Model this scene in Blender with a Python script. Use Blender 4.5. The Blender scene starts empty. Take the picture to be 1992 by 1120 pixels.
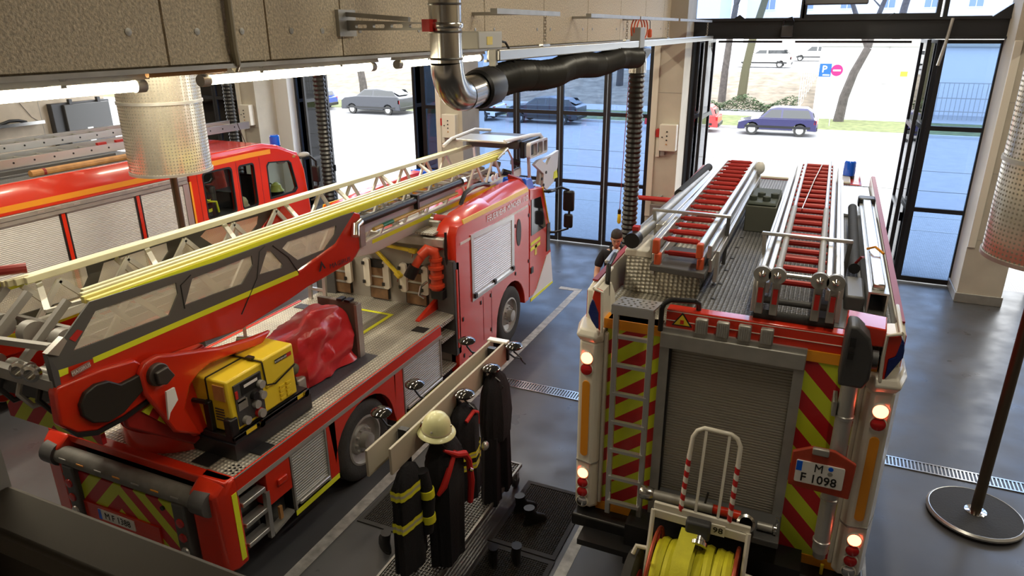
import bpy, bmesh, math, random
from mathutils import Vector, Matrix
random.seed(7)
S = bpy.context.scene
COL = S.collection
# ---------------------------------------------------------------- camera, sky, exposure
cd = bpy.data.cameras.new('camera'); cam = bpy.data.objects.new('camera', cd); COL.objects.link(cam)
cd.sensor_width = 36; cd.lens = 24.515; cd.clip_start = .05; cd.clip_end = 400
_r = Vector((0.9143, 0.40499, -0.00544)); _f = Vector((-0.38151, 0.85663, -0.34732))
_f.normalize(); _r = (_r - _f*_r.dot(_f)).normalized(); _u = _r.cross(_f)
cam.matrix_world = Matrix(((_r.x, _u.x, -_f.x, 0), (_r.y, _u.y, -_f.y, 0), (_r.z, _u.z, -_f.z, 5.2), (0, 0, 0, 1)))
S.camera = cam
S.view_settings.view_transform = 'Standard'; S.view_settings.look = 'None'
S.view_settings.gamma = 1; S.view_settings.use_curve_mapping = False
S.view_settings.exposure = 0.0
SKY = 6.2
wd = bpy.data.worlds.new('overcast_sky'); S.world = wd; wd.use_nodes = True
bg = wd.node_tree.nodes['Background']; bg.inputs[0].default_value = (.93, .965, 1, 1); bg.inputs[1].default_value = SKY

# ---------------------------------------------------------------- materials
def pr(name, col, rough=.5, metal=0, coat=0, bump=0, bscale=60, var=0, vscale=3, emit=None, es=0, wave=None):
    m = bpy.data.materials.new(name); m.use_nodes = True
    t = m.node_tree; b = t.nodes['Principled BSDF']
    b.inputs['Base Color'].default_value = (*col, 1); b.inputs['Roughness'].default_value = rough
    b.inputs['Metallic'].default_value = metal; b.inputs['Coat Weight'].default_value = coat
    b.inputs['Coat Roughness'].default_value = .08
    if emit: b.inputs['Emission Color'].default_value = (*emit, 1); b.inputs['Emission Strength'].default_value = es
    if var or bump: tc = t.nodes.new('ShaderNodeTexCoord')
    if var:
        n = t.nodes.new('ShaderNodeTexNoise'); n.inputs['Scale'].default_value = vscale; n.inputs['Detail'].default_value = 6
        t.links.new(tc.outputs['Object'], n.inputs['Vector'])
        r = t.nodes.new('ShaderNodeMapRange'); r.inputs[1].default_value = .3; r.inputs[2].default_value = .7
        r.inputs[3].default_value = 1 - var; r.inputs[4].default_value = 1 + var
        t.links.new(n.outputs['Fac'], r.inputs[0])
        mx = t.nodes.new('ShaderNodeMix'); mx.data_type = 'RGBA'; mx.blend_type = 'MULTIPLY'; mx.inputs[0].default_value = 1
        mx.inputs[6].default_value = (*col, 1); t.links.new(r.outputs[0], mx.inputs[7]); t.links.new(mx.outputs[2], b.inputs['Base Color'])
    if bump:
        n = t.nodes.new('ShaderNodeTexNoise'); n.inputs['Scale'].default_value = bscale; n.inputs['Detail'].default_value = 3
        t.links.new(tc.outputs['Object'], n.inputs['Vector'])
        u = t.nodes.new('ShaderNodeBump'); u.inputs['Strength'].default_value = bump; u.inputs['Distance'].default_value = .01
        t.links.new(n.outputs['Fac'], u.inputs['Height']); t.links.new(u.outputs[0], b.inputs['Normal'])
    return m
def nodes(m): return m.node_tree.nodes, m.node_tree.links, m.node_tree.nodes['Principled BSDF']
def mathn(t, op, a, b=None, c=None):
    n = t.nodes.new('ShaderNodeMath'); n.operation = op
    for i, v in enumerate((a, b, c)):
        if v is None: continue
        if isinstance(v, (int, float)): n.inputs[i].default_value = v
        else: t.links.new(v, n.inputs[i])
    return n.outputs[0]
def stripes(name, c1, c2, expr, rough=.35, coat=.3):
    """flat printed stripes: expr(t, x, y, z) -> value whose fraction >.5 shows c2"""
    m = pr(name, c1, rough, coat=coat); t = m.node_tree; b = t.nodes['Principled BSDF']
    tc = t.nodes.new('ShaderNodeTexCoord'); sp = t.nodes.new('ShaderNodeSeparateXYZ'); t.links.new(tc.outputs['Object'], sp.inputs[0])
    v = expr(t, *sp.outputs[:3]); fr = mathn(t, 'FRACT', v); g = mathn(t, 'GREATER_THAN', fr, .5)
    mx = t.nodes.new('ShaderNodeMix'); mx.data_type = 'RGBA'; mx.inputs[6].default_value = (*c1, 1); mx.inputs[7].default_value = (*c2, 1)
    t.links.new(g, mx.inputs[0]); t.links.new(mx.outputs[2], b.inputs['Base Color'])
    return m
def checker_plate(name, col, rough, s=22, h=.6, metal=.6):
    m = pr(name, col, rough, metal, var=.18, vscale=2.5); t = m.node_tree; b = t.nodes['Principled BSDF']
    tc = t.nodes.new('ShaderNodeTexCoord'); sp = t.nodes.new('ShaderNodeSeparateXYZ'); t.links.new(tc.outputs['Object'], sp.inputs[0])
    x = mathn(t, 'MULTIPLY', sp.outputs[0], s); y = mathn(t, 'MULTIPLY', mathn(t, 'ADD', sp.outputs[1], sp.outputs[2]), s)
    # staggered oblong studs
    a = mathn(t, 'SINE', mathn(t, 'ADD', x, y)); c = mathn(t, 'SINE', mathn(t, 'SUBTRACT', x, y))
    p = mathn(t, 'MULTIPLY', a, c); st = mathn(t, 'SMOOTH_MAX', p, .25, .2)
    u = t.nodes.new('ShaderNodeBump'); u.inputs['Strength'].default_value = h; u.inputs['Distance'].default_value = .012
    t.links.new(p, u.inputs['Height']); t.links.new(u.outputs[0], b.inputs['Normal'])
    r = t.nodes.new('ShaderNodeMapRange'); r.inputs[1].default_value = .1; r.inputs[2].default_value = .8; r.inputs[3].default_value = rough+.12; r.inputs[4].default_value = rough-.08
    t.links.new(p, r.inputs[0]); t.links.new(r.outputs[0], b.inputs['Roughness'])
    src = b.inputs['Base Color'].links[0].from_socket; w = t.nodes.new('ShaderNodeMapRange'); w.inputs[1].default_value = .15; w.inputs[2].default_value = .6; w.inputs[3].default_value = .68; w.inputs[4].default_value = 1.3
    t.links.new(p, w.inputs[0]); mx = t.nodes.new('ShaderNodeMix'); mx.data_type = 'RGBA'; mx.blend_type = 'MULTIPLY'; mx.inputs[0].default_value = 1
    t.links.new(src, mx.inputs[6]); t.links.new(w.outputs[0], mx.inputs[7]); t.links.new(mx.outputs[2], b.inputs['Base Color'])
    return m
def glass(name, tint, ior=1.45):
    m = bpy.data.materials.new(name); m.use_nodes = True; t = m.node_tree; t.nodes.clear()
    o = t.nodes.new('ShaderNodeOutputMaterial'); tr = t.nodes.new('ShaderNodeBsdfTransparent'); tr.inputs[0].default_value = (*tint, 1)
    gl = t.nodes.new('ShaderNodeBsdfGlossy'); gl.inputs['Roughness'].default_value = .01
    fr = t.nodes.new('ShaderNodeFresnel'); fr.inputs[0].default_value = ior
    mx = t.nodes.new('ShaderNodeMixShader'); t.links.new(fr.outputs[0], mx.inputs[0]); t.links.new(tr.outputs[0], mx.inputs[1]); t.links.new(gl.outputs[0], mx.inputs[2])
    t.links.new(mx.outputs[0], o.inputs[0]); return m

RED = pr('red_paint', (.64, .028, .008), .25, coat=.6)
REDM = pr('red_matt', (.5, .02, .015), .5)
DRED = pr('dark_red', (.3, .015, .012), .4)
ORANGE = pr('orange_tape', (.85, .33, .02), .4)
YEL = pr('lime_tape', (.85, .9, .03), .4)
YELP = pr('yellow_paint', (.8, .6, .03), .35, coat=.3)
CREAM = pr('cream_white', (.8, .76, .66), .3, coat=.4)
WHITE = pr('white', (.82, .82, .8), .4)
ALU = pr('aluminium', (.62, .62, .6), .32, .8)
ALUD = pr('dull_aluminium', (.42, .41, .38), .45, .6, var=.12, vscale=6)
STEEL = pr('stainless_steel', (.6, .59, .56), .2, 1)
GREY = pr('grey_paint', (.32, .31, .29), .45)
DGREY = pr('dark_grey_paint', (.05, .05, .053), .5)
ANTH = pr('anthracite', (.09, .09, .09), .45)
BLACK = pr('black_plastic', (.012, .012, .013), .4)
BLKM = pr('black_metal', (.014, .015, .018), .35)
RUB = pr('rubber', (.022, .022, .022), .75, bump=.3, bscale=40)
TYRE = pr('tyre_rubber', (.035, .034, .032), .8, bump=.4, bscale=30, var=.2, vscale=4)
CHROME = pr('chrome', (.8, .8, .8), .08, 1)
WOOD = pr('plywood', (.2, .11, .05), .6, var=.25, vscale=8)
TIMBER = pr('timber', (.5, .25, .08), .55, var=.25, vscale=6)
CANVAS = pr('dark_cloth', (.008, .008, .011), .95, bump=.5, bscale=50)
PLASTRED = pr('red_tarp', (.5, .025, .03), .25, bump=.7, bscale=9)
BLUEL = pr('blue_lens', (.0, .12, .85), .15, coat=.6)
BLUED = pr('dark_blue_lens', (.004, .02, .16), .2, coat=.6, bump=.8, bscale=90)
REDL = pr('red_lens', (.5, .008, .008), .15, coat=.7)
LITR = pr('lit_red_lens', (.9, .1, .05), .3, emit=(1, .12, .05), es=14)
DARKG = pr('dark_window_glass', (.015, .018, .02), .05, coat=.5)
CABG = glass('cab_glass', (.86, .9, .9), 1.25)
TINT = glass('tinted_glass', (.48, .59, .76), 1.5)
CLEARG = glass('clear_glass', (.72, .8, .95), 1.3)
PLATE = checker_plate('chequer_plate', (.5, .47, .4), .42, 70, .55, .4)
PLATED = checker_plate('worn_chequer_plate', (.2, .2, .2), .42, 80, .8, .7)
SHUT = pr('shutter_aluminium', (.5, .5, .49), .38, .55)
CHEV1 = stripes('chevron_left', (.48, .015, .02), (.6, .68, .03), lambda t, x, y, z: mathn(t, 'MULTIPLY', mathn(t, 'SUBTRACT', z, mathn(t, 'MULTIPLY', x, .75)), 3.6))
CHEV2 = stripes('chevron_right', (.48, .015, .02), (.6, .68, .03), lambda t, x, y, z: mathn(t, 'MULTIPLY', mathn(t, 'ADD', z, mathn(t, 'MULTIPLY', x, 1.05)), 2.9))
CHEV3 = stripes('chevron_middle', (.48, .015, .02), (.6, .68, .03), lambda t, x, y, z: mathn(t, 'MULTIPLY', mathn(t, 'ADD', z, mathn(t, 'ABSOLUTE', mathn(t, 'ADD', x, 5.98))), 2.9))
CANDY = stripes('red_white_tape', (.8, .77, .7), (.55, .02, .02), lambda t, x, y, z: mathn(t, 'MULTIPLY', mathn(t, 'ADD', z, mathn(t, 'MULTIPLY', x, .5)), 9.5))

# ---------------------------------------------------------------- mesh builder
def frame_of(d):
    d = Vector(d).normalized(); a = Vector((0, 0, 1)) if abs(d.z) < .95 else Vector((1, 0, 0))
    u = d.cross(a).normalized(); return u, d.cross(u).normalized()
class MB:
    def __init__(s): s.v = []; s.f = []; s.mi = []; s.k = 0
    def mat(s, k): s.k = k; return s
    def add(s, vs, fs):
        n = len(s.v); s.v += [tuple(p) for p in vs]
        for f in fs: s.f.append(tuple(i + n for i in f)); s.mi.append(s.k)
        return s
    def box(s, x0, x1, y0, y1, z0, z1):
        return s.hexa([(x0, y0, z0), (x1, y0, z0), (x1, y1, z0), (x0, y1, z0), (x0, y0, z1), (x1, y0, z1), (x1, y1, z1), (x0, y1, z1)])
    def hexa(s, c):
        return s.add(c, [(0, 3, 2, 1), (4, 5, 6, 7), (0, 1, 5, 4), (1, 2, 6, 5), (2, 3, 7, 6), (3, 0, 4, 7)])
    def bar(s, p, q, w, h=None, up=(0, 0, 1)):
        p = Vector(p); q = Vector(q); h = w if h is None else h; d = (q - p).normalized(); up = Vector(up)
        if abs(d.dot(up)) > .98: up = Vector((0, 1, 0))
        a = d.cross(up).normalized() * w / 2; b = a.cross(d).normalized() * h / 2
        return s.hexa([p - a - b, p + a - b, q + a - b, q - a - b, p - a + b, p + a + b, q + a + b, q - a + b])
    def prism(s, poly, ax, a, b):
        """poly: 2D outline in the two other axes (in order x,y,z), extruded along axis ax from a to b"""
        def P(t, c): return {'x': (c, t[0], t[1]), 'y': (t[0], c, t[1]), 'z': (t[0], t[1], c)}[ax]
        n = len(poly); vs = [P(t, a) for t in poly] + [P(t, b) for t in poly]
        return s.add(vs, [tuple(range(n - 1, -1, -1)), tuple(range(n, 2 * n))] + [(i, (i + 1) % n, n + (i + 1) % n, n + i) for i in range(n)])
    def loft(s, rings, closed=True, caps=True):
        n = len(rings[0]); vs = [p for r in rings for p in r]; fs = []
        for j in range(len(rings) - 1):
            for i in range(n if closed else n - 1):
                k = (i + 1) % n; fs.append((j*n + i, j*n + k, (j+1)*n + k, (j+1)*n + i))
        if caps and closed: fs += [tuple(range(n - 1, -1, -1)), tuple((len(rings)-1)*n + i for i in range(n))]
        return s.add(vs, fs)
    def tube(s, pts, r, n=8, caps=True, closed=False):
        pts = [Vector(p) for p in pts]; rings = []; m = len(pts)
        d0 = pts[1] - pts[0]; u, v = frame_of(d0)
        for i, p in enumerate(pts):
            a = pts[(i - 1) % m] if (i or closed) else p; b = pts[(i + 1) % m] if (i < m - 1 or closed) else p
            d = (b - a).normalized(); u = (u - d * u.dot(d)).normalized(); v = d.cross(u)
            rr = r[i] if isinstance(r, (list, tuple)) else r
            rings.append([p + (u * math.cos(t * 2 * math.pi / n) + v * math.sin(t * 2 * math.pi / n)) * rr for t in range(n)])
        if closed: rings.append(rings[0])
        return s.loft(rings, True, caps and not closed)
    def cyl(s, p, q, r, n=16, r2=None): return s.tube([p, q], [r, r if r2 is None else r2], n)
    def lathe(s, prof, c, d=(0, 0, 1), n=20, caps=True):
        c = Vector(c); d = Vector(d).normalized(); u, v = frame_of(d)
        return s.loft([[c + d * h + (u * math.cos(t*2*math.pi/n) + v * math.sin(t*2*math.pi/n)) * r for t in range(n)] for r, h in prof], True, caps)
    def ell(s, c, rx, ry, rz, n=14, m=9):
        return s.loft([[(c[0] + rx*math.sin(math.pi*j/m)*math.cos(t*2*math.pi/n), c[1] + ry*math.sin(math.pi*j/m)*math.sin(t*2*math.pi/n), c[2] - rz*math.cos(math.pi*j/m)) for t in range(n)] for j in range(1, m)])
    def plate(s, outer, holes, ax, a, b):
        """flat plate with holes (bmesh triangulated), extruded along ax"""
        bm = bmesh.new(); es = []
        for lp in [outer] + holes:
            vs = [bm.verts.new((p[0], p[1], 0)) for p in lp]
            es += [bm.edges.new((vs[i], vs[(i + 1) % len(vs)])) for i in range(len(vs))]
        bmesh.ops.triangle_fill(bm, use_beauty=True, edges=es)
        fs = list(bm.faces); r = bmesh.ops.extrude_face_region(bm, geom=fs)
        for e in r['geom']:
            if isinstance(e, bmesh.types.BMVert): e.co.z = 1
        bm.verts.index_update()
        def P(c): k = a + (b - a) * c.z; return {'x': (k, c.x, c.y), 'y': (c.x, k, c.y), 'z': (c.x, c.y, k)}[ax]
        s.add([P(v.co) for v in bm.verts], [tuple(v.index for v in f.verts) for f in bm.faces]); bm.free(); return s
    def mesh(s, name, mats):
        me = bpy.data.meshes.new(name); me.from_pydata(s.v, [], s.f)
        for m in (mats if isinstance(mats, (list, tuple)) else [mats]): me.materials.append(m)
        me.polygons.foreach_set('material_index', s.mi)
        bm = bmesh.new(); bm.from_mesh(me); bmesh.ops.recalc_face_normals(bm, faces=bm.faces); bm.to_mesh(me); bm.free()
        me.shade_smooth(); me.set_sharp_from_angle(angle=.6); return me
    def build(s, name, mats, parent=None, bev=0, seg=2):
        o = bpy.data.objects.new(name, s.mesh(name, mats)); COL.objects.link(o)
        if bev:
            b = o.modifiers.new('bevel', 'BEVEL'); b.width = bev; b.segments = seg; b.limit_method = 'ANGLE'; b.angle_limit = .6
        if parent: hang(o, parent)
        return o
def hang(o, p):
    o.parent = p
    if p.type == 'EMPTY': o.matrix_parent_inverse = Matrix.Translation(p.location).inverted()
def tag(o, label, cat, group=None, kind=None):
    o['label'] = label; o['category'] = cat
    if group: o['group'] = group
    if kind: o['kind'] = kind
    return o
def thing(name, label, cat, loc=(0, 0, 0), group=None):
    o = bpy.data.objects.new(name, None); COL.objects.link(o); o.location = loc; o.empty_display_size = .2
    return tag(o, label, cat, group)
def struct(o): o['kind'] = 'structure'; return o
def copy_tree(o, parent=None):
    c = o.copy(); COL.objects.link(c)
    if parent: c.parent = parent
    for ch in o.children: copy_tree(ch, c)
    return c
def piece(o, loc=None, rotz=0, parent=None):
    """a copy of a part with shared mesh data"""
    c = o.copy(); COL.objects.link(c)
    if loc: c.location = loc
    if rotz: c.rotation_euler.z = rotz
    return c
def arc(c, r, a0, a1, n, pl='xz', k=0):
    out = []
    for i in range(n + 1):
        t = math.radians(a0 + (a1 - a0) * i / n); p, q = c[0] + r*math.cos(t), c[1] + r*math.sin(t)
        out.append({'xz': (p, k, q), 'yz': (k, p, q), 'xy': (p, q, k)}[pl])
    return out
def rrect(x0, x1, y0, y1, r, n=4):
    o = []
    for cx, cy, a in ((x1-r, y0+r, -90), (x1-r, y1-r, 0), (x0+r, y1-r, 90), (x0+r, y0+r, 180)):
        o += [(cx + r*math.cos(math.radians(a + 90*i/n)), cy + r*math.sin(math.radians(a + 90*i/n))) for i in range(n + 1)]
    return o
def shrink(poly, k):
    cx = sum(p[0] for p in poly)/len(poly); cy = sum(p[1] for p in poly)/len(poly)
    return [(cx + (p[0]-cx)*k, cy + (p[1]-cy)*k) for p in poly]
def text(s, size, M, mat, parent=None, name='lettering', depth=.002, sx=1):
    c = bpy.data.curves.new('t', 'FONT'); c.body = s; c.size = size; c.extrude = depth; c.align_x = 'CENTER'; c.align_y = 'CENTER'; c.resolution_u = 2
    if not set(s) & set('MWNÜ'): c.offset = size * .012
    o = bpy.data.objects.new('t', c); COL.objects.link(o); bpy.context.view_layer.update()
    me = bpy.data.meshes.new_from_object(o.evaluated_get(bpy.context.evaluated_depsgraph_get())); bpy.data.objects.remove(o)
    me.transform(M @ Matrix.Diagonal((sx, 1, 1, 1))); me.materials.clear(); me.materials.append(mat)
    ob = bpy.data.objects.new(name, me); COL.objects.link(ob)
    if parent: hang(ob, parent)
    return ob
def basis(o, x, y):
    x = Vector(x).normalized(); z = x.cross(Vector(y)).normalized(); y = z.cross(x)
    return Matrix(((x.x, y.x, z.x, o[0]), (x.y, y.y, z.y, o[1]), (x.z, y.z, z.z, o[2]), (0, 0, 0, 1)))
def slats(a0, a1, z0, z1, n, ax, c, d):
    """one connected ribbed shutter curtain: n rounded slats between z0 and z1; plane at c, ribs d proud"""
    prof = []
    for i in range(n):
        b = z0 + (z1 - z0) * i / n; h = (z1 - z0) / n
        prof += [(c, b), (c + d, b + .18*h), (c + d, b + .82*h), (c, b + h - .02*h)]
    m = MB()
    if ax == 'y': m.loft([[(k, a, z) for k, z in prof] for a in (a0, a1)], False, False)     # ribs along y
    else: m.loft([[(a, k, z) for k, z in prof] for a in (a0, a1)], False, False)
    return m
def wheel(parent, c, r, w, side, rimmat=ALUD):
    """road wheel at c; side = +1/-1 x-direction its face looks to"""
    x = side; cx, cy, cz = c
    t = MB().lathe([(r*.58, -w), (r*.93, -w), (r, -w*.8), (r, -w*.15), (r*.95, -.02), (r*.8, 0), (r*.62, -.02), (r*.58, -.05)], c, (x, 0, 0), 36, False).build('tyre', TYRE, parent)
    h = MB().lathe([(r*.62, -.1), (r*.62, -.015), (r*.57, -.01), (r*.55, -.06), (r*.38, -.09), (r*.34, -.05), (r*.2, -.04), (r*.19, .05), (r*.02, .06)], c, (x, 0, 0), 28).build('wheel_rim', rimmat, t)
    m = MB()
    for k in range(10):
        a = 2*math.pi*k/10; p = Vector((cx, cy + r*.29*math.cos(a), cz + r*.29*math.sin(a)))
        m.cyl(p + Vector((x*-.05, 0, 0)), p + Vector((x*-.015, 0, 0)), .014, 6)
    m.build('wheel_bolts', GREY, h)['kind'] = 'stuff'
    return t

# ---------------------------------------------------------------- lamps of the hall (ceiling rows added out of view; those in view are built with the beams)
WARM = (1, .9, .7)
TUBE = pr('lit_fluorescent_tube', (1, .95, .8), .4, emit=(1, .87, .62), es=26)
def area(x, y, z, sx, sy, p, col=WARM):
    l = bpy.data.lights.new('lamp', 'AREA'); l.shape = 'RECTANGLE'; l.size = sx; l.size_y = sy; l.energy = p; l.color = col
    o = bpy.data.objects.new('lamp_light', l); COL.objects.link(o); o.location = (x, y, z); return o
AREA_P = 75
# ---------------------------------------------------------------- shell
CONC = pr('concrete', (.54, .5, .42), .8, bump=.15, bscale=20, var=.12, vscale=1.5)
CONCW = pr('warm_board_wall', (.52, .44, .34), .85, bump=.2, bscale=80, var=.1, vscale=3)
FELT = pr('wood_wool_board', (.68, .59, .45), .95, bump=1, bscale=75, var=.28, vscale=60)
CEIL = pr('ceiling_paint', (.45, .4, .32), .9)
FLOOR = pr('sealed_floor', (.066, .067, .072), .34, var=.3, vscale=.7)
nd, lk, b_ = nodes(FLOOR)
n_ = nd.new('ShaderNodeTexNoise'); n_.inputs['Scale'].default_value = 2.2; n_.inputs['Detail'].default_value = 8
tc_ = nd.new('ShaderNodeTexCoord'); lk.new(tc_.outputs['Object'], n_.inputs['Vector'])
r_ = nd.new('ShaderNodeMapRange'); r_.inputs[1].default_value = .3; r_.inputs[2].default_value = .7; r_.inputs[3].default_value = .26; r_.inputs[4].default_value = .46
lk.new(n_.outputs['Fac'], r_.inputs[0]); lk.new(r_.outputs[0], b_.inputs['Roughness'])

struct(MB().box(-23, 9.6, -2.5, 16.75, -.2, 0).build('floor', FLOOR))
struct(MB().box(-23.2, 9.8, -2.7, 17.1, 7.6, 7.8).build('ceiling', CEIL))
struct(MB().box(-23.2, -22.95, -2.7, 17, -.2, 7.6).build('wall_left', CONCW))
struct(MB().box(9.6, 9.85, -2.7, 17, -.2, 7.6).build('wall_right', CONCW))
struct(MB().box(-23.2, 9.8, -2.75, -2.5, -.2, 7.6).build('wall_back', CONCW))
wt = bpy.data.objects['wall_left']
# floor paint
PAINT = pr('worn_white_floor_paint', (.5, .5, .47), .6, var=.3, vscale=9)
struct(MB().box(-4.43, -4.29, 2.0, 13.3, 0, .004).add([], []).build('trim_1', PAINT))
struct(MB().box(-4.78, -4.29, 13.18, 13.32, 0, .0045).build('trim_2', PAINT))
struct(MB().box(-1.92, -1.8, 2.0, 13.3, 0, .004).build('trim_3', PAINT))
struct(MB().box(.86, .98, 2.0, 13.3, 0, .004).build('trim_4', PAINT))
# drain channel with its grating
def drain(x0, x1, n):
    ch = struct(MB().box(x0, x1, 8.78, 9.0, .001, .006).build('drain_channel', BLKM))
    m = MB(); m.box(x0, x1, 8.775, 8.795, 0, .014).box(x0, x1, 8.985, 9.005, 0, .014)
    k = int((x1 - x0) / .042)
    for i in range(k): m.box(x0 + i*.042, x0 + i*.042 + .016, 8.79, 8.99, .003, .012)
    g = m.build('grating', STEEL, ch); g['kind'] = 'stuff'
drain(-4.3, -1.75, 0); drain(.75, 6, 0)

# ---------------------------------------------------------------- piers of the facade
def pier(nm, x0, x1, yf=15.62, stripL=True):
    p = struct(MB().box(x0, x1, yf, 16.55, .2, 7.6).build(nm, CONC))
    MB().box(x0 - .03, x1 + .03, yf - .03, 16.58, 0, .2).build('plinth', ALUD, p, .01)
    MB().box(x0 - .002, x0 + .13, yf - .045, yf, 1.15, 4.97).build('cable_duct', CREAM, p, .01)
    for z in (1.3, 2.6, 3.9): MB().box(x0, x1, yf - .004, yf, z, z + .008).build('board_joint', GREY, p)
    return p
pier('wall_pier_1', 2.84, 3.6); pier('wall_pier_2', -3.58, -2.94); pier('wall_pier_3', -9.0, -8.28); pier('wall_pier_4', -15.5, -14.85); pier('wall_pier_5', 9.0, 9.6)
# steel reveals beside the openings
for k, (x0, x1) in enumerate(((2.9, 3.02), (-3.0, -2.9), (-8.4, -8.3), (-3.85, -3.6), (-9.1, -9.0), (-14.85, -14.35), (-15.7, -15.5))):
    struct(MB().box(x0, x1, 16.4, 16.9, 0, 5.0).build('trim_%d' % (k + 5), WHITE if k in (2, 5) else BLKM))
# dark lintel over the bays, glazing over it
lint = struct(MB().box(-23, 9.6, 16.42, 16.95, 4.99, 5.38).build('wall_lintel', BLKM))
MB().box(-23, 9.6, 16.34, 16.42, 4.985, 5.03).build('lower_flange', BLKM, lint); MB().box(-23, 9.6, 16.34, 16.42, 5.34, 5.385).build('upper_flange', BLKM, lint)
MB().prism([(2.55, 5.385), (2.95, 5.385), (2.95, 5.7)], 'y', 16.36, 16.5).build('gusset_plate', BLKM, lint)
MB().box(-1.13, -.9, 16.2, 16.42, 5.03, 5.25).build('latch_block', DGREY, lint, .02); MB().tube([(-1.1, 16.25, 5.2), (-1.1, 16.2, 5.36), (-.95, 16.2, 5.4), (-.9, 16.25, 5.3)], .02).build('latch_bracket', BLKM, lint)
for x in (-2.0, .9): MB().prism([(x - .12, 5.385), (x + .12, 5.385), (x, 5.47)], 'y', 16.37, 16.41).build('anchor_lug', BLKM, lint)
for n, (x0, x1) in enumerate(((-2.95, -.82), (-.7, 1.63), (1.83, 3.3), (3.5, 9.6), (-9, -3.4), (-15, -9.2), (-23, -15.2))):
    w = struct(MB().plate([(x0 - .08, 5.38), (x1 + .08, 5.38), (x1 + .08, 7.6), (x0 - .08, 7.6)], [[(x0, 5.46 if n == 1 else 5.4), (x1, 5.46 if n == 1 else 5.4), (x1, 7.5), (x0, 7.5)]], 'y', 16.55, 16.7).build('window_%d' % (n + 1), BLKM))
    MB().box(x0, x1, 16.61, 16.625, 5.38, 7.5).build('pane', CLEARG, w)
m = MB().box(-.72, .4, 15.7, 16.0, 5.62, 5.74)
hb = m.build('ceiling_heater', DGREY, None, .02); tag(hb, 'grey heater box hanging above the open right bay', 'heater')

# ---------------------------------------------------------------- door leaves
def leaf(nm, x0, x1, bars=(1.6, 3.28), y=16.6, t=.07, st=.075, hinge=None, ang=0, lit=TINT):
    """glazed door leaf; returned object has origin at its hinge so it can be folded open"""
    W = x1 - x0; zs = [.06] + list(bars) + [4.97]; holes = []
    panes = MB()
    for i in range(len(zs) - 1):
        a = zs[i] + (.07 if i == 0 else .045); b = zs[i+1] - (.07 if i == len(zs) - 2 else .045)
        holes.append([(st, a), (W - st, a), (W - st, b), (st, b)])
    o = struct(MB().plate([(0, .02), (W, .02), (W, 4.97), (0, 4.97)], holes, 'y', -t/2, t/2).build(nm, BLKM))
    o.location = (x0, y, 0); o.rotation_euler.z = ang
    for h in holes:
        p = MB().box(h[0][0], h[1][0], -.006, .006, h[0][1], h[2][1]).build('pane', lit); p.parent = o
    hd = MB().box(W - .05, W - .02, -t/2 - .05, -t/2, 1.05, 1.25).build('handle', BLKM); hd.parent = o
    return o
leaf('door_1', 1.83, 2.9, st=.09)
for k, (a, b) in enumerate(((-8.4, -7.24), (-7.22, -6.07), (-6.05, -4.88), (-4.86, -3.78))): leaf('door_%d' % (k + 2), a, b)
leaf('door_6', -9.95, -9.02)
leaf('door_7', -18.6, -17.4); leaf('door_8', -17.38, -16.4)
leaf('door_9', 4.2, 5.5); leaf('door_10', 5.52, 6.8)
A_ = math.radians
for k, (x, y, a) in enumerate(((1.8, 16.66, 93), (1.62, 16.68, 91), (-2.86, 16.66, 88), (-2.68, 16.68, 90), (-10.02, 16.66, 92), (-10.3, 16.68, 90), (-14.28, 16.66, 88), (-14.02, 16.68, 91))):
    leaf('door_%d' % (k + 11), x, x + 1.12, y=y, ang=A_(a))
# black operating rod under the lintel
for x0, x1 in ((-2.4, -1.1), (-.85, 1.3)):
    tag(MB().cyl((x0, 16.5, 4.93), (x1, 16.5, 4.93), .022, 8).build('door_rod', BLKM), 'black door operating rod under the lintel, %s of the latch' % ('left' if x0 < -2 else 'right'), 'door rod', 'door rods under the lintel')
ca = MB().tube([(1.9, 16.3, 5.36), (1.86, 16.3, 4.9), (1.8, 16.28, 4.5)], .03, 8).build('door_stay', ALUD); tag(ca, 'light metal stay hanging from the lintel beside the right glazed leaf', 'stay')

# ---------------------------------------------------------------- the downstand beam clad with wood-wool boards
bm_ = struct(MB().box(-3.62, -3.34, -2.5, 16.42, 5.02, 7.6).build('wall_beam', FELT))
js = [-2.5, -.9, .7, 1.75, 2.87, 3.65, 4.41, 5.7, 6.77, 8.4, 10.1, 11.8, 13.45, 15.0, 16.4]
for i in range(len(js) - 1):
    MB().box(-3.34, -3.3, js[i] + .008, js[i+1] - .008, 5.03, 6.1).build('board', FELT, bm_)
    MB().box(-3.34, -3.3, js[i] + .008, js[i+1] - .008, 6.115, 7.59).build('board', FELT, bm_)
    for y in (js[i] + .22, js[i+1] - .22):
        MB().lathe([(.018, 0), (.02, .004), (.006, .007)], (-3.3, y, 5.2), (1, 0, 0), 10).build('washer', ALUD, bm_)
MB().box(-3.64, -3.28, -2.5, 16.4, 4.995, 5.02).build('bottom_rail', ALUD, bm_)
bm2 = struct(MB().box(-8.2, -7.95, -2.5, 15.6, 5.02, 7.6).build('wall_beam_2', FELT)); bm3 = struct(MB().box(3.05, 3.35, -2.5, 16.42, 5.02, 7.6).build('wall_beam_3', FELT))
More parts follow.
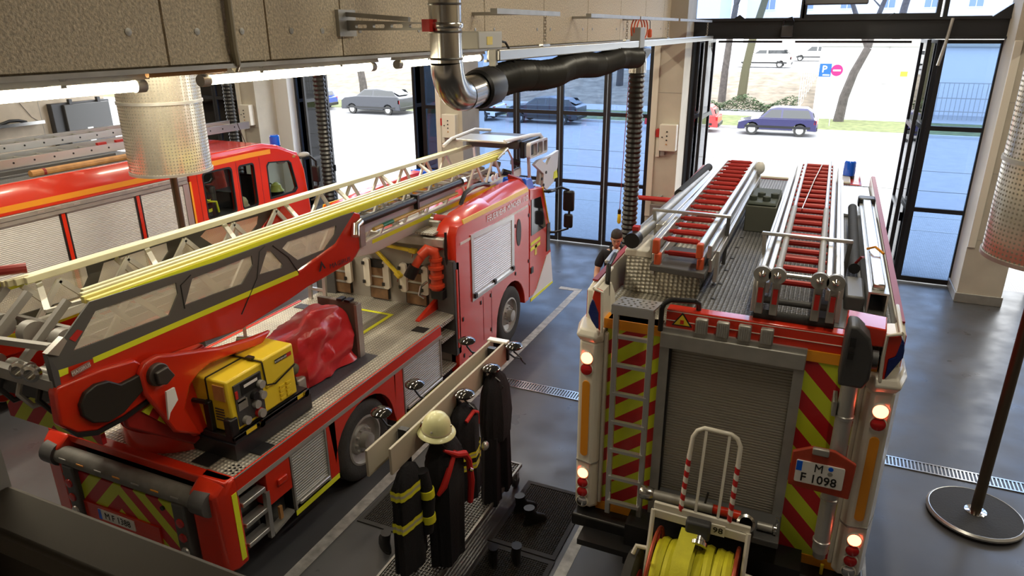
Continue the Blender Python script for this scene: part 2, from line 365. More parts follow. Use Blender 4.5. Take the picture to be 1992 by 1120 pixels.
# conduits on the beam
cdt = tag(MB().tube([(-3.27, 3.32, 6.4), (-3.27, 3.32, 5.1), (-3.28, 3.34, 5.02), (-3.32, 3.36, 4.985)], .022, 8).build('conduit', pr('old_grey_paint', (.32, .28, .19), .5)), 'grey conduit running down the board beam near the left lamp', 'conduit')
tag(MB().tube([(-3.34, 2.75, 4.985), (-3.34, 3.3, 4.985)], .016, 8).build('conduit', TIMBER), 'short brown conduit between the two nearest tube lamps', 'conduit')
tag(MB().tube([(-3.28, 16.2, 5.0), (-3.28, 16.2, 7)], .02, 8).build('conduit', ALUD), 'grey conduit at the facade end of the board beam', 'conduit')

# fluorescent battens under the beam
def batten(y0, y1, label, x=-3.44, z=4.96, grp='tube lamps under the board beam', pw=AREA_P):
    t = thing('tube_lamp', label, 'lamp', (x, (y0+y1)/2, z), grp)
    MB().prism([(x-.055, z), (x-.04, z+.05), (x+.04, z+.05), (x+.055, z)], 'y', y0, y1).build('housing', WHITE, t)
    MB().cyl((x, y0 + .03, z - .035), (x, y1 - .03, z - .035), .028, 14).build('tube', TUBE, t)
    for y in (y0, y1 - .06): MB().cyl((x, y, z - .035), (x, y + .06, z - .035), .036, 14).build('end_cap', ALUD, t)
    for y in (y0 + .45, y1 - .5): MB().box(x-.05, x+.05, y, y + .03, z - .015, z + .03).build('clip', ALUD, t)
    return t
batten(1.15, 2.8, 'lit tube lamp under the beam, nearest the camera, cut by the left edge')
batten(3.19, 4.98, 'lit tube lamp under the beam, left of the vertical steel duct')
for i in range(4): batten(3.2 + i*2.6, 5.0 + i*2.6, 'unseen tube lamp added under the second beam, %s from the facade' % ('fourth', 'third', 'second', 'first')[i], -8.08, grp='added unseen tube lamps under the second beam')  # added lamps hidden behind the first beam, to brighten the far left engine
for i in range(4): area(-8.08, 4.1 + i*2.6, 4.86, .1, 1.6, AREA_P*.8)  # extra area lights added along the hidden second-beam lamps
batten(5.32, 6.95, 'lit tube lamp under the beam, behind the vertical steel duct')
# unseen lamp rows added over the bays to light the hall
k = 0
NB_ = {-18.5: 'outermost left bay', -12: 'bay of the far left engine', -6: 'bay of the ladder truck', .2: 'right bay', 6: 'bay beyond the right drum'}
for x in (-18.5, -12, -6, 0.2, 6):
    for y in (4.2, 7.4, 11.2, 14.6):
        if y < 5 and x > 1: continue
        MBx = MB().box(x - .1, x + .1, y - .75, y + .75, 7.1, 7.2)
        o = tag(MBx.build('unseen_ceiling_lamp', WHITE), 'white unseen ceiling lamp added over the %s, %s row from the facade' % (NB_[x], {14.6: 'first', 11.2: 'second', 7.4: 'third', 4.2: 'fourth'}[y]), 'lamp', 'added ceiling lamps out of view')
        a = area(x, y, 7.08, .18, 1.4, AREA_P * (.75 if y < 5 and x > -1 else 1))

# ---------------------------------------------------------------- gallery we look from
ga = struct(MB().box(-23, 9.6, -2.5, .72, 2.95, 3.15).build('floor_gallery', CEIL))
rl = thing('gallery_railing', 'dark gallery railing with a broad handrail in the near left corner', 'railing', (-1, .7, 3.15))
MB().box(-1.655, 3.0, .665, .785, 4.13, 4.2).build('handrail', pr('brown_rail', (.03, .021, .012), .6), rl, .012)
MB().box(-1.655, 3.0, .70, .745, 3.1, 4.13).build('panel', pr('dark_panel', (.02, .014, .01), .6), rl)
tag(MB().box(-2.3, -1.66, .60, .79, 2.9, 7.1).build('gallery_post', GREY), 'plain grey post at the left edge beside the gallery railing', 'post')

# ---------------------------------------------------------------- things on the piers
def control_box(x, label, z0=2.68, h=.57, w=.37, y=15.62):
    t = thing('control_box', label, 'control box', (x, y, z0), 'door control boxes on the piers')
    MB().box(x, x + w, y - .2, y, z0, z0 + h).build('case', CREAM, t, .012)
    for i, c in enumerate((BLACK, BLACK, BLACK, TIMBER)):
        MB().cyl((x + .17, y - .2, z0 + .42 - i*.09), (x + .17, y - .215, z0 + .42 - i*.09), .016, 10).build('button', c, t)
    MB().cyl((x + .07, y - .2, z0 + .3), (x + .07, y - .215, z0 + .3), .014, 8).build('lock', BLACK, t)
    MB().box(x - .09, x - .01, y - .12, y, z0 + .28, z0 + .46).build('socket', REDM, t, .01); MB().box(x - .08, x, y - .08, y, z0 - .15, z0 + .28).build('cable_cover', CREAM, t)
    MB().box(x + .03, x + .12, y - .1, y, z0 - .12, z0).build('cable_entry', ALUD, t)
control_box(-3.33, 'cream door control box on the pier left of the open right bay')
control_box(-8.75, 'cream door control box on the pier behind the vertical steel duct')
control_box(-15.32, 'cream door control box on the pier by the far left engine')
tag(MB().box(3.36, 3.5, 15.52, 15.62, 2.95, 3.25).build('socket_box', REDM, None, .01), 'red socket box on the right pier beside the perforated drum', 'socket')
tag(MB().box(3.25, 3.4, 15.56, 15.62, .98, 1.08).build('socket_box', WHITE, None, .01), 'small white socket low on the right pier', 'socket')
hp = thing('wall_hydrant', 'red wall hydrant pipe in front of the middle pier', 'hydrant', (-3.3, 15.5, 1.3))
MB().cyl((-3.72, 15.35, 1.62), (-2.75, 15.35, 1.62), .055, 12).build('pipe', REDM, hp); MB().box(-3.45, -3.05, 15.5, 15.62, .95, 1.45).build('valve_box', ALUD, hp, .01)
for x in (-3.34, -3.16): MB().cyl((x, 15.5, 1.2), (x, 15.44, 1.2), .05, 12).build('coupling', GREY, hp)
MB().box(-3.3, -3.2, 15.38, 15.62, 1.58, 1.66).build('bracket', GREY, hp)
# left wall fittings
t = thing('wall_cabinet', 'dark grey roller cabinet high on the left wall with two small stickers', 'cabinet', (-22.9, 16, 1.5))
MB().box(-22.95, -22.72, 14.95, 17.0, 1.2, 3.05).build('case', DGREY, t, .02); MB().box(-22.72, -22.6, 15.3, 16.9, 1.2, 3.0).build('door', ANTH, t, .02)
MB().box(-22.6, -22.597, 15.95, 16.15, 2.02, 2.22).build('sticker', WHITE, t); MB().box(-22.6, -22.597, 15.97, 16.17, 1.76, 1.9).build('sticker', ALU, t)
for y in (15.5, 16.5): MB().box(-22.72, -22.6, y, y + .1, 3.0, 3.16).build('hinge', DGREY, t)
t = thing('wall_tray', 'blue-lit metal cable tray on the left wall with tools lying on it', 'tray', (-22.8, 13, 2.5))
MB().box(-22.95, -22.65, 8, 14.6, 2.5, 2.53).build('tray_floor', STEEL, t); MB().box(-22.66, -22.64, 8, 14.6, 2.5, 2.6).build('tray_lip', STEEL, t)
tag(MB().tube([(-22.8, 13.3, 2.585), (-22.75, 13.6, 2.67), (-22.8, 13.9, 2.65), (-22.75, 14.1, 2.585)], .05, 8).build('cable_bundle', BLACK), 'black cable bundle lying on the wall tray', 'cable')
tag(MB().tube([(-22.93, 14.0, 3.8), (-22.93, 14.1, 3.2), (-22.93, 14.4, 2.7), (-22.93, 14.6, 2.55)], .008, 6).build('wire', BLACK), 'thin black wire hanging down the left wall', 'wire')
for i, y in enumerate((9, 11, 13, 14.7)): struct(MB().box(-22.955, -22.945, y, y + .012, 0, 7).build('trim_%d' % (20 + i), GREY))

# ---------------------------------------------------------------- exhaust extraction
t = thing('exhaust_rail', 'white aluminium exhaust rail hanging on chains along the board beam', 'rail', (-2.55, 10, 5))
RX = -2.55
MB().box(RX - .06, RX + .06, 5.38, 16.3, 4.96, 5.05).build('rail', ALU, t, .01)
MB().box(RX - .085, RX - .06, 5.38, 16.3, 4.95, 4.97).build('rail_lip', ALU, t); MB().box(RX - .03, RX + .03, 5.36, 5.4, 4.8, 5.05).build('end_plate', ALUD, t)
def chain(y, z0, z1, n=10):
    m = MB()
    for i in range(n):
        z = z0 + (z1 - z0) * (i + .5) / n; h = (z1 - z0) / n * .68
        if i % 2: m.tube([(RX - .012, y, z - h), (RX - .012, y, z + h), (RX + .012, y, z + h), (RX + .012, y, z - h)], .004, 4, closed=True)
        else: m.tube([(RX, y - .012, z - h), (RX, y - .012, z + h), (RX, y + .012, z + h), (RX, y + .012, z - h)], .004, 4, closed=True)
    c = m.build('chain', STEEL, t); c['kind'] = 'stuff'
for y0, y1, yc in ((5.4, 6.85, 6.52), (7.83, 9.98, 9.45), (10.04, 12.6, 11.95), (12.75, 16.15, 15.8)):
    ch = MB().box(-2.58, -2.52, y0, y1, 5.32, 5.36).build('bracket', ALUD, t); MB().box(-3.3, -2.58, yc - .03, yc + .03, 5.33, 5.36).build('bracket_arm', ALUD, ch)
    chain(yc, 5.06, 5.33)
for i, y in enumerate((6.52, 9.45, 11.95, 15.8)): MB().box(RX - .02, RX + .02, y - .09, y + .09, 5.05, 5.07).build('hanger', STEEL, t)
jb = thing('junction_box', 'grey junction box with a yellow sticker on the exhaust rail end', 'junction box', (-2.6, 5.3, 5.06))
MB().box(-2.68, -2.5, 5.02, 5.45, 5.06, 5.19).build('case', pr('box_grey', (.5, .48, .42), .5), jb, .01); MB().box(-2.499, -2.497, 5.16, 5.26, 5.09, 5.15).build('sticker', YELP, jb)
MB().tube([(-2.55, 5.45, 5.12), (-2.55, 5.62, 5.1), (-2.5, 5.68, 4.98), (-2.5, 5.7, 4.86)], .01, 6).build('cable', BLACK, jb)
dk = thing('exhaust_duct', 'vertical stainless exhaust duct with elbow hanging from above', 'duct', (RX, 4.63, 4.8))
MB().tube([(RX, 4.6, 7.4), (RX, 4.6, 4.98)], .115, 28).build('pipe', STEEL, dk)
sw = pr('seam_steel', (.3, .3, .29), .3, 1)
MB().tube([(RX, 4.6, 4.98)] + [(RX, 4.84 - .24*math.cos(math.radians(a)), 4.98 - .24*math.sin(math.radians(a))) for a in (15, 30, 45, 60, 75, 90)] , [.118, .12, .12, .12, .12, .12, .118], 28).build('elbow', STEEL, dk)
MB().tube([(RX, 4.84, 4.74), (RX, 5.08, 4.76)], .122, 28).build('outlet', STEEL, dk)
for z in (5.0, 5.18, 5.36): MB().lathe([(.116, 0), (.121, .008), (.116, .016)], (RX, 4.6, z), (0, 0, 1), 28, False).build('seam', sw, dk)
sb = thing('swivel_bracket', 'grey perforated arm bracket clamping the vertical steel duct', 'bracket', (-3.2, 4.45, 5.2))
m = MB().plate([(-3.3, 5.2), (-2.62, 5.2), (-2.62, 5.25), (-3.3, 5.27)], [rrect(-3.2 + .15*i, -3.1 + .15*i, 5.215, 5.24, .01) for i in range(4)], 'y', 4.44, 4.47); m.build('arm', ALUD, sb)
MB().bar((-3.28, 4.45, 5.31), (-2.75, 4.45, 5.27), .03).build('brace', ALUD, sb); MB().box(-2.64, -2.58, 4.43, 4.5, 5.19, 5.27).build('clamp_pad', REDM, sb)
MB().lathe([(.122, 0), (.128, .01), (.128, .03), (.122, .04)], (RX, 4.6, 5.21), (0, 0, 1), 24, False).build('clamp_ring', STEEL, sb); MB().box(-3.3, -3.27, 4.35, 4.55, 5.16, 5.34).build('wall_plate', ALUD, sb)
def hose(name, pts, r, label, mat, pitch=.045, grp=None, n=20):
    """corrugated hose along a polyline"""
    P = [Vector(p) for p in pts]; out = []; rr = []; carry = 0; i = 0
    for a, b in zip(P, P[1:]):
        L = (b - a).length; k = max(1, int(L / (pitch / 2)))
        for j in range(k): out.append(a.lerp(b, j / k)); rr.append(r * (1 if i % 2 else .82)); i += 1
    out.append(P[-1]); rr.append(r)
    o = MB().tube(out, rr, n).build('corrugated_sleeve', mat)
    return o
HOSE = pr('black_hose', (.02, .02, .019), .38)
h = thing('exhaust_hose', 'thick black corrugated exhaust hose slung below the rail', 'hose', (RX, 7.5, 4.8))
pts = [(RX, 5.06, 4.76), (RX, 5.2, 4.78)]
for i in range(14):
    y = 5.35 + i * .36; pts.append((RX + .015*math.sin(i*2.1), y, 4.795 + .022*math.sin(i*1.35) + .004*i))
pts.append((RX, 10.0, 4.83))
hang(hose('x', pts, .14, '', HOSE, .08), h)
MB().lathe([(.13, 0), (.15, .02), (.16, .1), (.15, .28), (.125, .3)], (RX, 5.06, 4.76), (0, 1, .05), 24, False).build('cuff', BLACK, h)
h2 = thing('exhaust_hose', 'black corrugated exhaust hose hanging straight down in front of the middle glazed doors', 'hose', (RX, 10.1, 1.5))
MB().tube([(RX, 9.95, 4.83), (RX, 10.06, 4.82), (RX, 10.1, 4.76), (RX, 10.1, 4.62)], .125, 20).build('elbow', STEEL, h2)
hang(hose('x', [(RX, 10.1, 4.62), (RX + .01, 10.1, 3.0), (RX, 10.1, 2.2), (RX + .05, 10.1, 1.4), (RX + .25, 10.1, .9)], .12, '', HOSE, .07), h2)
MB().prism([(9.98, 4.72), (10.5, 4.88), (10.42, 4.95), (10.0, 4.95)], 'x', RX - .1, RX + .1).build('hook', BLACK, h2, .02)
MB().box(RX - .07, RX + .07, 9.9, 10.16, 4.95, 5.22).build('trolley', GREY, h2, .01)
cb = thing('cable_coil', 'orange cable coil with a plug hung on the exhaust rail bracket', 'cable', (RX, 10.2, 5.2))
CO = pr('orange_cable', (.75, .12, .04), .5)
m = MB()
for i in range(3): m.tube([(RX - .05 + i*.03, 10.15 + .3*math.cos(a*math.pi/10) + i*.04, 5.2 + .15*math.sin(a*math.pi/10)) for a in range(20)], .01, 6, closed=True)
m.build('coil', CO, cb)['kind'] = 'stuff'
MB().lathe([(.012, 0), (.03, -.02), (.035, -.1), (.025, -.12)], (RX, 10.72, 5.2), (0, 0, 1), 10).build('plug', CO, cb); MB().tube([(RX, 10.72, 5.2), (RX, 10.7, 5.3), (RX, 10.5, 5.36)], .006, 6).build('lead', BLACK, cb)
for nm, x, y, lab in (('exhaust_hose', -9.98, 12.4, 'black corrugated exhaust hose hanging in the open bay beside the far left engine'), ('exhaust_hose', -14.6, 14.4, 'black corrugated exhaust hose hanging by the window left of the far pier')):
    hh = thing(nm, lab, 'hose', (x, y, .5)); hang(hose('x', [(x, y, 4.9), (x, y, 3), (x, y, .8)], .135, '', HOSE, .09, n=16), hh); MB().cyl((x, y, 4.88), (x, y, 7.4), .13, 16).build('pipe', STEEL, hh)
# hanging pull switch
ps = thing('pull_switch', 'yellow pull switch on a thin red cord in front of the glazed doors', 'switch', (-3.1, 11.5, 2.1))
MB().cyl((-3.02, 11.5, 4.97), (-2.55, 11.5, 4.97), .01, 6).build('cord_arm', ALUD, ps); MB().cyl((-3.02, 11.5, 4.97), (-3.08, 11.5, 2.2), .006, 6).build('cord', DRED, ps); MB().lathe([(.015, .1), (.03, .08), (.035, -.06), (.02, -.09)], (-3.08, 11.5, 2.12), (0, 0, 1), 12).build('handle', YELP, ps); MB().lathe([(.012, .17), (.03, .15), (.03, .08)], (-3.08, 11.5, 2.12), (0, 0, 1), 12).build('cap', BLACK, ps)

# ---------------------------------------------------------------- slide poles in perforated drums
def perforated(name):
    m = pr(name, (.72, .68, .57), .24, .8); t = m.node_tree; b = t.nodes['Principled BSDF']
    return m
PERF = perforated('perforated_sheet'); HOLE = pr('punched_hole', (.2, .18, .14), .7)
def slide_pole(cx, cy, r, z0, zs, px, py, label, base):
    t = thing('slide_pole_drum', 'perforated steel drum around the slide pole opening, ' + label, 'drum', (cx, cy, z0))
    n = 96; H = 7.4 - z0
    MB().lathe([(r, 0), (r, H)], (cx, cy, z0), (0, 0, 1), n, False).build('sheet', PERF, t)
    m = MB(); q = .045; rows = int(min(2.6, H) / q); cols = int(2*math.pi*r / q)
    for j in range(rows):
        for i in range(cols):
            a = 2*math.pi*i/cols
            if math.cos(a - math.atan2(-cy, -cx)) < -.05: continue
            z = z0 + .05 + j*q; c, s_ = math.cos(a), math.sin(a); x, y = cx + (r+.0015)*c, cy + (r+.0015)*s_; d = .0105
            m.add([(x - s_*d*u, y + c*d*u, z + d*v) for u, v in ((1, 0), (.5, .87), (-.5, .87), (-1, 0), (-.5, -.87), (.5, -.87))], [(0, 1, 2, 3, 4, 5)])
    o = m.build('punched_holes', HOLE, t); o['kind'] = 'stuff'
    for z in (z0, zs): MB().lathe([(r - .01, -.02), (r + .014, -.02), (r + .014, .02), (r - .01, .02)], (cx, cy, z + .02), (0, 0, 1), n, False).build('hoop', ALUD, t)
    a = math.atan2(-cy, -cx) + .9
    MB().box(0, .02, -.02, .02, z0, 7.4).build('seam', ALUD, t).location = (0, 0, 0)
    p = thing('slide_pole', 'brown metal slide pole ' + base, 'pole', (px, py, 0))
    MB().cyl((px, py, .07), (px, py, 7.4), .055, 20).build('pole', pr('worn_brass', (.14, .11, .075), .3, .7), p)
    MB().lathe([(.47, 0), (.48, .03), (.46, .075), (.1, .085)], (px, py, 0), (0, 0, 1), 40).build('base_mat', RUB, p)
    MB().lathe([(.484, .04), (.484, .06), (.462, .08), (.455, .078)], (px, py, 0), (0, 0, 1), 40, False).build('rim', ALU, p); MB().lathe([(.11, .08), (.11, .09), (.06, .1)], (px, py, 0), (0, 0, 1), 24).build('collar', CHROME, p)
slide_pole(2.22, 8.07, .62, 3.06, 4.0, 2.12, 8.05, 'at the right edge', 'on a round black mat, lower right')
slide_pole(-9.06, 7.6, .575, 3.2, 4.22, -9.06, 7.6, 'over the gap beside the far left engine', 'between the far left engine and the turntable ladder')
for o in [o for o in bpy.data.objects if o.name.startswith('seam') and o.parent and o.parent.name.startswith('slide_pole_drum')]: bpy.data.objects.remove(o)

# ---------------------------------------------------------------- fire engine in the right bay (rear towards us)
FE = thing('fire_engine', 'red fire engine with cream rear corners and roof ladders, right bay', 'fire engine', (-.5, 9.5, 0))
YR = 5.5
# main body with a stepped-down rear left corner
MB().prism([(-1.72, .95), (.74, .95), (.74, 2.73), (-1.72, 2.73)], 'y', 5.62, 11.7).build('body', RED, FE, .02)
MB().box(-1.2, .3, 5.2, 12.9, .5, .95).build('chassis', BLACK, FE)
MB().loft([[(x, y, z) for x, z in ((-1.72, .75), (.74, .75), (.74, 2.5), (.6, zt), (-1.58, zt), (-1.72, 2.5))] for y, zt in ((11.75, 2.95), (13.2, 2.93), (13.7, 2.75), (13.95, 1.9), (14.0, .8))]).build('cab', RED, FE, .03)
MB().box(-1.45, .48, 13.62, 13.9, 1.6, 2.5).build('windscreen', DARKG, FE)
for sx, x in ((-1, -1.42), (1, .44)):
    for y in (6.9, 12.7): wheel(FE, (-1.73 if sx < 0 else .75, y, .52), .52, .32, sx)
# roof decks
MB().box(-1.66, -.86, 5.55, 6.42, 2.74, 2.80).build('rear_left_deck', PLATE, FE)
MB().box(-.86, .70, 5.58, 11.7, 2.72, 2.95).build('roof_deck', PLATED, FE)
for i in range(7): MB().lathe([(.02, 0), (.02, .006), (.005, .008)], (-.72 + (.02*i if 0 else 0), 6.0 + .42*i, 2.95), (0, 0, 1), 8).build('deck_bolt', BLACK, FE)
MB().box(-.83, -.825, 5.7, 9.2, 2.9505, 2.953).build('deck_seam', BLACK, FE)
# cream chequer box under the left ladder, side rails
MB().hexa([(-1.62, 6.32, 2.8), (-.84, 6.2, 2.8), (-.84, 10.4, 2.8), (-1.62, 10.4, 2.8), (-1.62, 6.42, 3.14), (-.9, 6.28, 3.06), (-.84, 10.4, 3.06), (-1.62, 10.4, 3.14)]).build('ladder_platform', PLATE, FE, .012)
MB().box(-1.64, -1.38, 6.4, 7.0, 3.12, 3.19).build('platform_cap', CREAM, FE, .012)
def side_rail(x0, x1, name):
    p = MB().prism([(5.62, 2.2), (5.62, 3.02), (5.85, 3.06), (11.7, 3.1), (11.7, 2.2)], 'x', x0, x1).build(name, CREAM, FE, .015)
    MB().prism([(5.64, 2.3), (5.64, 3.0), (11.65, 3.08), (11.65, 2.3)], 'x', x0 - .006 if x0 < 0 else x1, x0 if x0 < 0 else x1 + .006).build('outer_panel', RED, p)
    c = .5*(x0 + x1); MB().bar((c, 5.75, 3.065), (c, 11.6, 3.115), .05, .016).build('rail_trim', DRED, p)
side_rail(-1.765, -1.7, 'side_rail'); side_rail(.70, .765, 'side_rail')
# rear frame: chevron fields, shutter, red band
MB().box(-1.52, -1.05, YR - .02, 5.62, .88, 2.83).build('chevron_panel', CHEV1, FE)
MB().box(.09, .56, YR - .02, 5.62, .9, 2.80).build('chevron_panel', CHEV2, FE)
for x0, x1 in ((-1.56, -1.03), (.08, .6)):
    MB().box(x0, x1, YR - .03, 5.62, 2.74, 2.83).build('orange_strip', ORANGE, FE); MB().box(x0, x1, YR - .03, 5.62, .82, .92).build('orange_strip', ORANGE, FE)
MB().plate([(-1.05, .9), (.1, .9), (.1, 2.84), (-1.05, 2.84)], [[(-.97, 1.02), (.02, 1.02), (.02, 2.66), (-.97, 2.66)]], 'y', YR - .05, YR + .1).build('shutter_frame', ALUD, FE)
for x in (-.985, .02): MB().box(x, x + .03, YR - .03, YR + .05, 1.02, 2.66).build('guide_seal', BLACK, FE)
MB().box(-1.05, .1, YR - .07, YR + .02, 2.66, 2.8).build('shutter_box', ALUD, FE, .01)
slats(-.97, .02, 1.02, 2.68, 62, 'x', YR + .03, -.008).build('roller_shutter', pr('old_shutter', (.36, .33, .28), .45, .35), FE)
MB().box(-.9, -.05, YR - .03, YR + .02, 1.04, 1.1).build('shutter_handle', ALUD, FE, .01)
band = MB().box(-1.02, .36, YR - .02, 5.6, 2.83, 3.0).build('red_band', RED, FE, .008)
MB().box(-1.02, .36, YR - .025, YR - .02, 2.9, 2.906).build('band_line', CREAM, band); MB().box(-1.02, .36, YR - .022, YR - .005, 2.98, 2.986).build('band_edge', CREAM, band)
for x in (-.72, -.55, -.38, -.21):
    c = MB().box(x - .05, x + .05, YR - .075, YR - .02, 2.83, 2.97).build('clamp', ALUD, FE, .012)
    for i in range(5): MB().box(x - .04 + i*.017, x - .033 + i*.017, YR - .08, YR - .075, 2.85, 2.95).build('rib', GREY, c)
w = MB().prism([(-.97, 2.865), (-.8, 2.865), (-.885, 2.985)], 'y', YR - .026, YR - .021).build('warning_sign', BLACK, FE); MB().prism([(-.95, 2.875), (-.82, 2.875), (-.885, 2.968)], 'y', YR - .029, YR - .026).build('sign_face', YELP, w)
MB().box(-.90, -.87, YR - .031, YR - .029, 2.885, 2.92).build('sign_symbol', RED, w)
# rear corner columns with their lamps
for s in (-1, 1):
    X0 = -1.80 if s < 0 else .80; inn = -1.54 if s < 0 else .54     # outer and inner edge
    def ring(z, k=1.0, y0=YR - .05):
        o, i = X0, inn + (0 if k >= 1 else (X0 - inn)*(1-k)*.0); d = i - o
        return [(o, 5.95, z), (o, 5.62, z), (o + d*.22, y0 - .06, z), (o + d*.8, y0 - .09, z), (i, y0 - .03, z), (i, 5.62, z), (i, 5.95, z)]
    zz = [.80, .9, 1.05, 1.3, 2.0, 2.5, 2.62]
    R_ = [ring(z) for z in zz]; R_[0] = [(x, 5.62 + (y - 5.62)*.35, z) for x, y, z in R_[0]]
    col = MB().loft(R_).build('corner_column', CREAM, FE, .02)
    # flared cap around the blue corner light
    cap = MB().loft([ring(2.62), [(x + (-.03*s*-1 if abs(x - X0) < .08 else 0), y - .03, z) for x, y, z in ring(2.68)], [(x, y, z) for x, y, z in ring(2.74)]]).build('column_cap', CREAM, col, .015)
    bp_ = [(-1.66,2.97),(-1.64,3.03),(-1.62,3.02),(-1.58,2.91),(-1.57,2.77),(-1.59,2.76),(-1.64,2.83),(-1.67,2.90)] if s < 0 else [(0.71,3.08),(0.73,3.05),(0.74,2.99),(0.74,2.93),(0.65,2.73),(0.65,2.90),(0.69,2.93)]
    rp_ = [(-1.64,3.04),(-1.62,3.12),(-1.56,3.10),(-1.55,2.74),(-1.58,2.76),(-1.58,2.91)] if s < 0 else [(0.61,3.08),(0.68,3.09),(0.70,3.11),(0.72,3.02),(0.69,2.93),(0.65,2.90),(0.65,2.73),(0.62,2.72),(0.62,2.90)]
    MB().prism(bp_, 'y', 5.365, 5.43).build('blue_corner_light', BLUED, col, .008); MB().prism(rp_, 'y', 5.37, 5.43).build('red_corner', RED, col, .006); MB().prism(shrink(bp_ , .9), 'y', 5.43, 5.9).build('corner_core', CREAM, col); MB().prism(shrink(rp_, .93), 'y', 5.43, 5.66).build('corner_core', CREAM, col)
    ep = [(-1.62,3.13),(-1.55,3.11),(-1.54,2.74)] if s < 0 else [(0.70,3.12),(0.61,3.09),(0.61,2.91),(0.62,2.72)]
    MB().tube([(x, 5.36, z) for x, z in ep], .014, 8).build('corner_edging', CREAM, col)
    MB().tube([(ep[0][0], 5.36, ep[0][1]), (ep[0][0], 5.9, ep[0][1] + .02)], .016, 8).build('corner_edging', CREAM, col)
    xl = X0 - s*.135
    yl = YR - .135
    def lamp(z, r, m, nm, d=.02): 
        o = MB().lathe([(r, 0), (r*.95, d*.6), (r*.6, d), (.004, d*1.15)], (xl, yl, z), (0, -1, .12), 22).build(nm, m, col)
        MB().lathe([(r, -.005), (r*1.14, -.005), (r*1.14, .008), (r, .012)], (xl, yl, z), (0, -1, .12), 22, False).build('lamp_ring', CREAM, o)
    lamp(2.47, .055, LITR, 'lit_tail_lamp'); lamp(2.36, .055, REDL, 'red_lamp')
    lamp(1.27, .052, LITR, 'lit_tail_lamp'); lamp(1.165, .052, REDL, 'red_lamp'); lamp(1.06, .052, REDL, 'red_lamp'); lamp(.95, .052, CHROME, 'reversing_lamp')
    MB().prism(rrect(xl - .035, xl + .035, 1.46, 2.24, .033), 'y', yl - .004, yl + .03).build('amber_reflector', ORANGE, col)
    MB().loft([[(x, y - .008, z) for x, y, z in ring(1.38)], [(x, y - .008, z) for x, y, z in ring(1.395)]]).build('column_joint', GREY, col)
    MB().box(min(inn, inn - s*.035), max(inn, inn - s*.035), YR - .06, 5.62, .92, 2.7).build('inner_rib', CREAM, col, .01)
MB().box(-1.75, .8, 5.3, 5.62, .7, .83).build('underrun_bar', BLACK, FE, .02); MB().box(-1.62, -1.0, 5.1, 5.6, .66, .72).build('rear_step', BLACK, FE)
# folding rear ladder with chequered top step
ld = []
for x in (-1.41, -1.11): MB().bar((x, 5.36, .9), (x, 5.33, 3.02), .035, .05, (1, 0, 0)).build('ladder_stile', ALU, FE, .006)
for z in (1.05, 1.32, 1.61, 1.90, 2.19, 2.47, 2.74): MB().bar((-1.41, 5.34, z), (-1.11, 5.34, z), .04, .03).build('rung', ALU, FE)
MB().plate([(-1.43, 5.24), (-1.08, 5.24), (-1.05, 5.46), (-1.4, 5.46)], [[(-1.38 + i*.052 + (j % 2)*.02 + .012*math.cos(a*1.047), 5.285 + j*.045 + .012*math.sin(a*1.047)) for a in range(6)] for i in range(6) for j in range(4)], 'z', 3.045, 3.06).build('top_step', ALU, FE)
MB().box(-1.43, -1.08, 5.235, 5.25, 2.98, 3.06).build('step_apron', ALU, FE)
# grab bars
MB().tube([(-1.05, 5.42, 2.82), (-1.05, 5.42, 3.02), (-1.03, 5.42, 3.07), (-.98, 5.44, 3.1), (-.8, 5.48, 3.1), (-.77, 5.52, 3.07), (-.77, 5.6, 2.9)], .022, 10).build('grab_bar', BLACK, FE)
MB().tube([(-1.58, 5.62, 2.8), (-1.58, 5.62, 3.12), (-1.6, 5.7, 3.24), (-1.63, 6.0, 3.25)], .022, 10).build('grab_bar', BLACK, FE); MB().bar((-1.63, 5.75, 3.25), (-1.66, 6.15, 3.24), .05, .03).build('rail_handle', ALU, FE, .01)
# light mast on the right: head, column, clamps
mh = MB().prism([(.33, 2.72), (.50, 2.72), (.53, 2.8), (.53, 2.98), (.49, 3.12), (.40, 3.2), (.34, 3.2), (.33, 3.1)], 'y', 5.16, 5.4).build('mast_motor', DGREY, FE, .02)
MB().cyl((.53, 5.28, 2.92), (.57, 5.28, 2.92), .07, 16).build('motor_cap', DGREY, mh); MB().box(.36, .4, 5.14, 5.17, 3.05, 3.12).build('cable_gland', BLACK, mh); MB().box(.36, .4, 5.14, 5.17, 2.95, 3.0).build('cable_gland', BLACK, mh)
mp = MB().cyl((.425, 5.32, 1.12), (.425, 5.32, 2.74), .062, 22).build('mast_tube', pr('mast_grey', (.5, .5, .48), .35, .4), FE)
for z in (1.2, 1.62, 2.38): MB().lathe([(.062, 0), (.07, .006), (.07, .03), (.062, .036)], (.425, 5.32, z), (0, 0, 1), 22, False).build('mast_collar', ALU, mp)
MB().box(.33, .36, 5.28, 5.5, 2.4, 2.52).build('mast_clamp', GREY, FE); MB().cyl((.425, 5.32, 1.06), (.425, 5.32, 1.13), .05, 14).build('mast_foot', ALUD, mp)
MB().cyl((.47, 5.4, .92), (.47, 5.38, .72), .014, 8).build('tap_lever', YELP, FE)
rb = MB().hexa([(.33, 5.34, 2.98), (.6, 5.34, 3.0), (.6, 5.62, 3.0), (.33, 5.62, 2.98), (.33, 5.34, 3.16), (.6, 5.34, 3.14), (.62, 5.62, 3.14), (.34, 5.62, 3.16)]).build('red_mast_box', RED, FE, .012)
MB().box(.1, .62, 5.62, 6.3, 2.95, 3.0).build('mast_tray', ANTH, FE, .01)
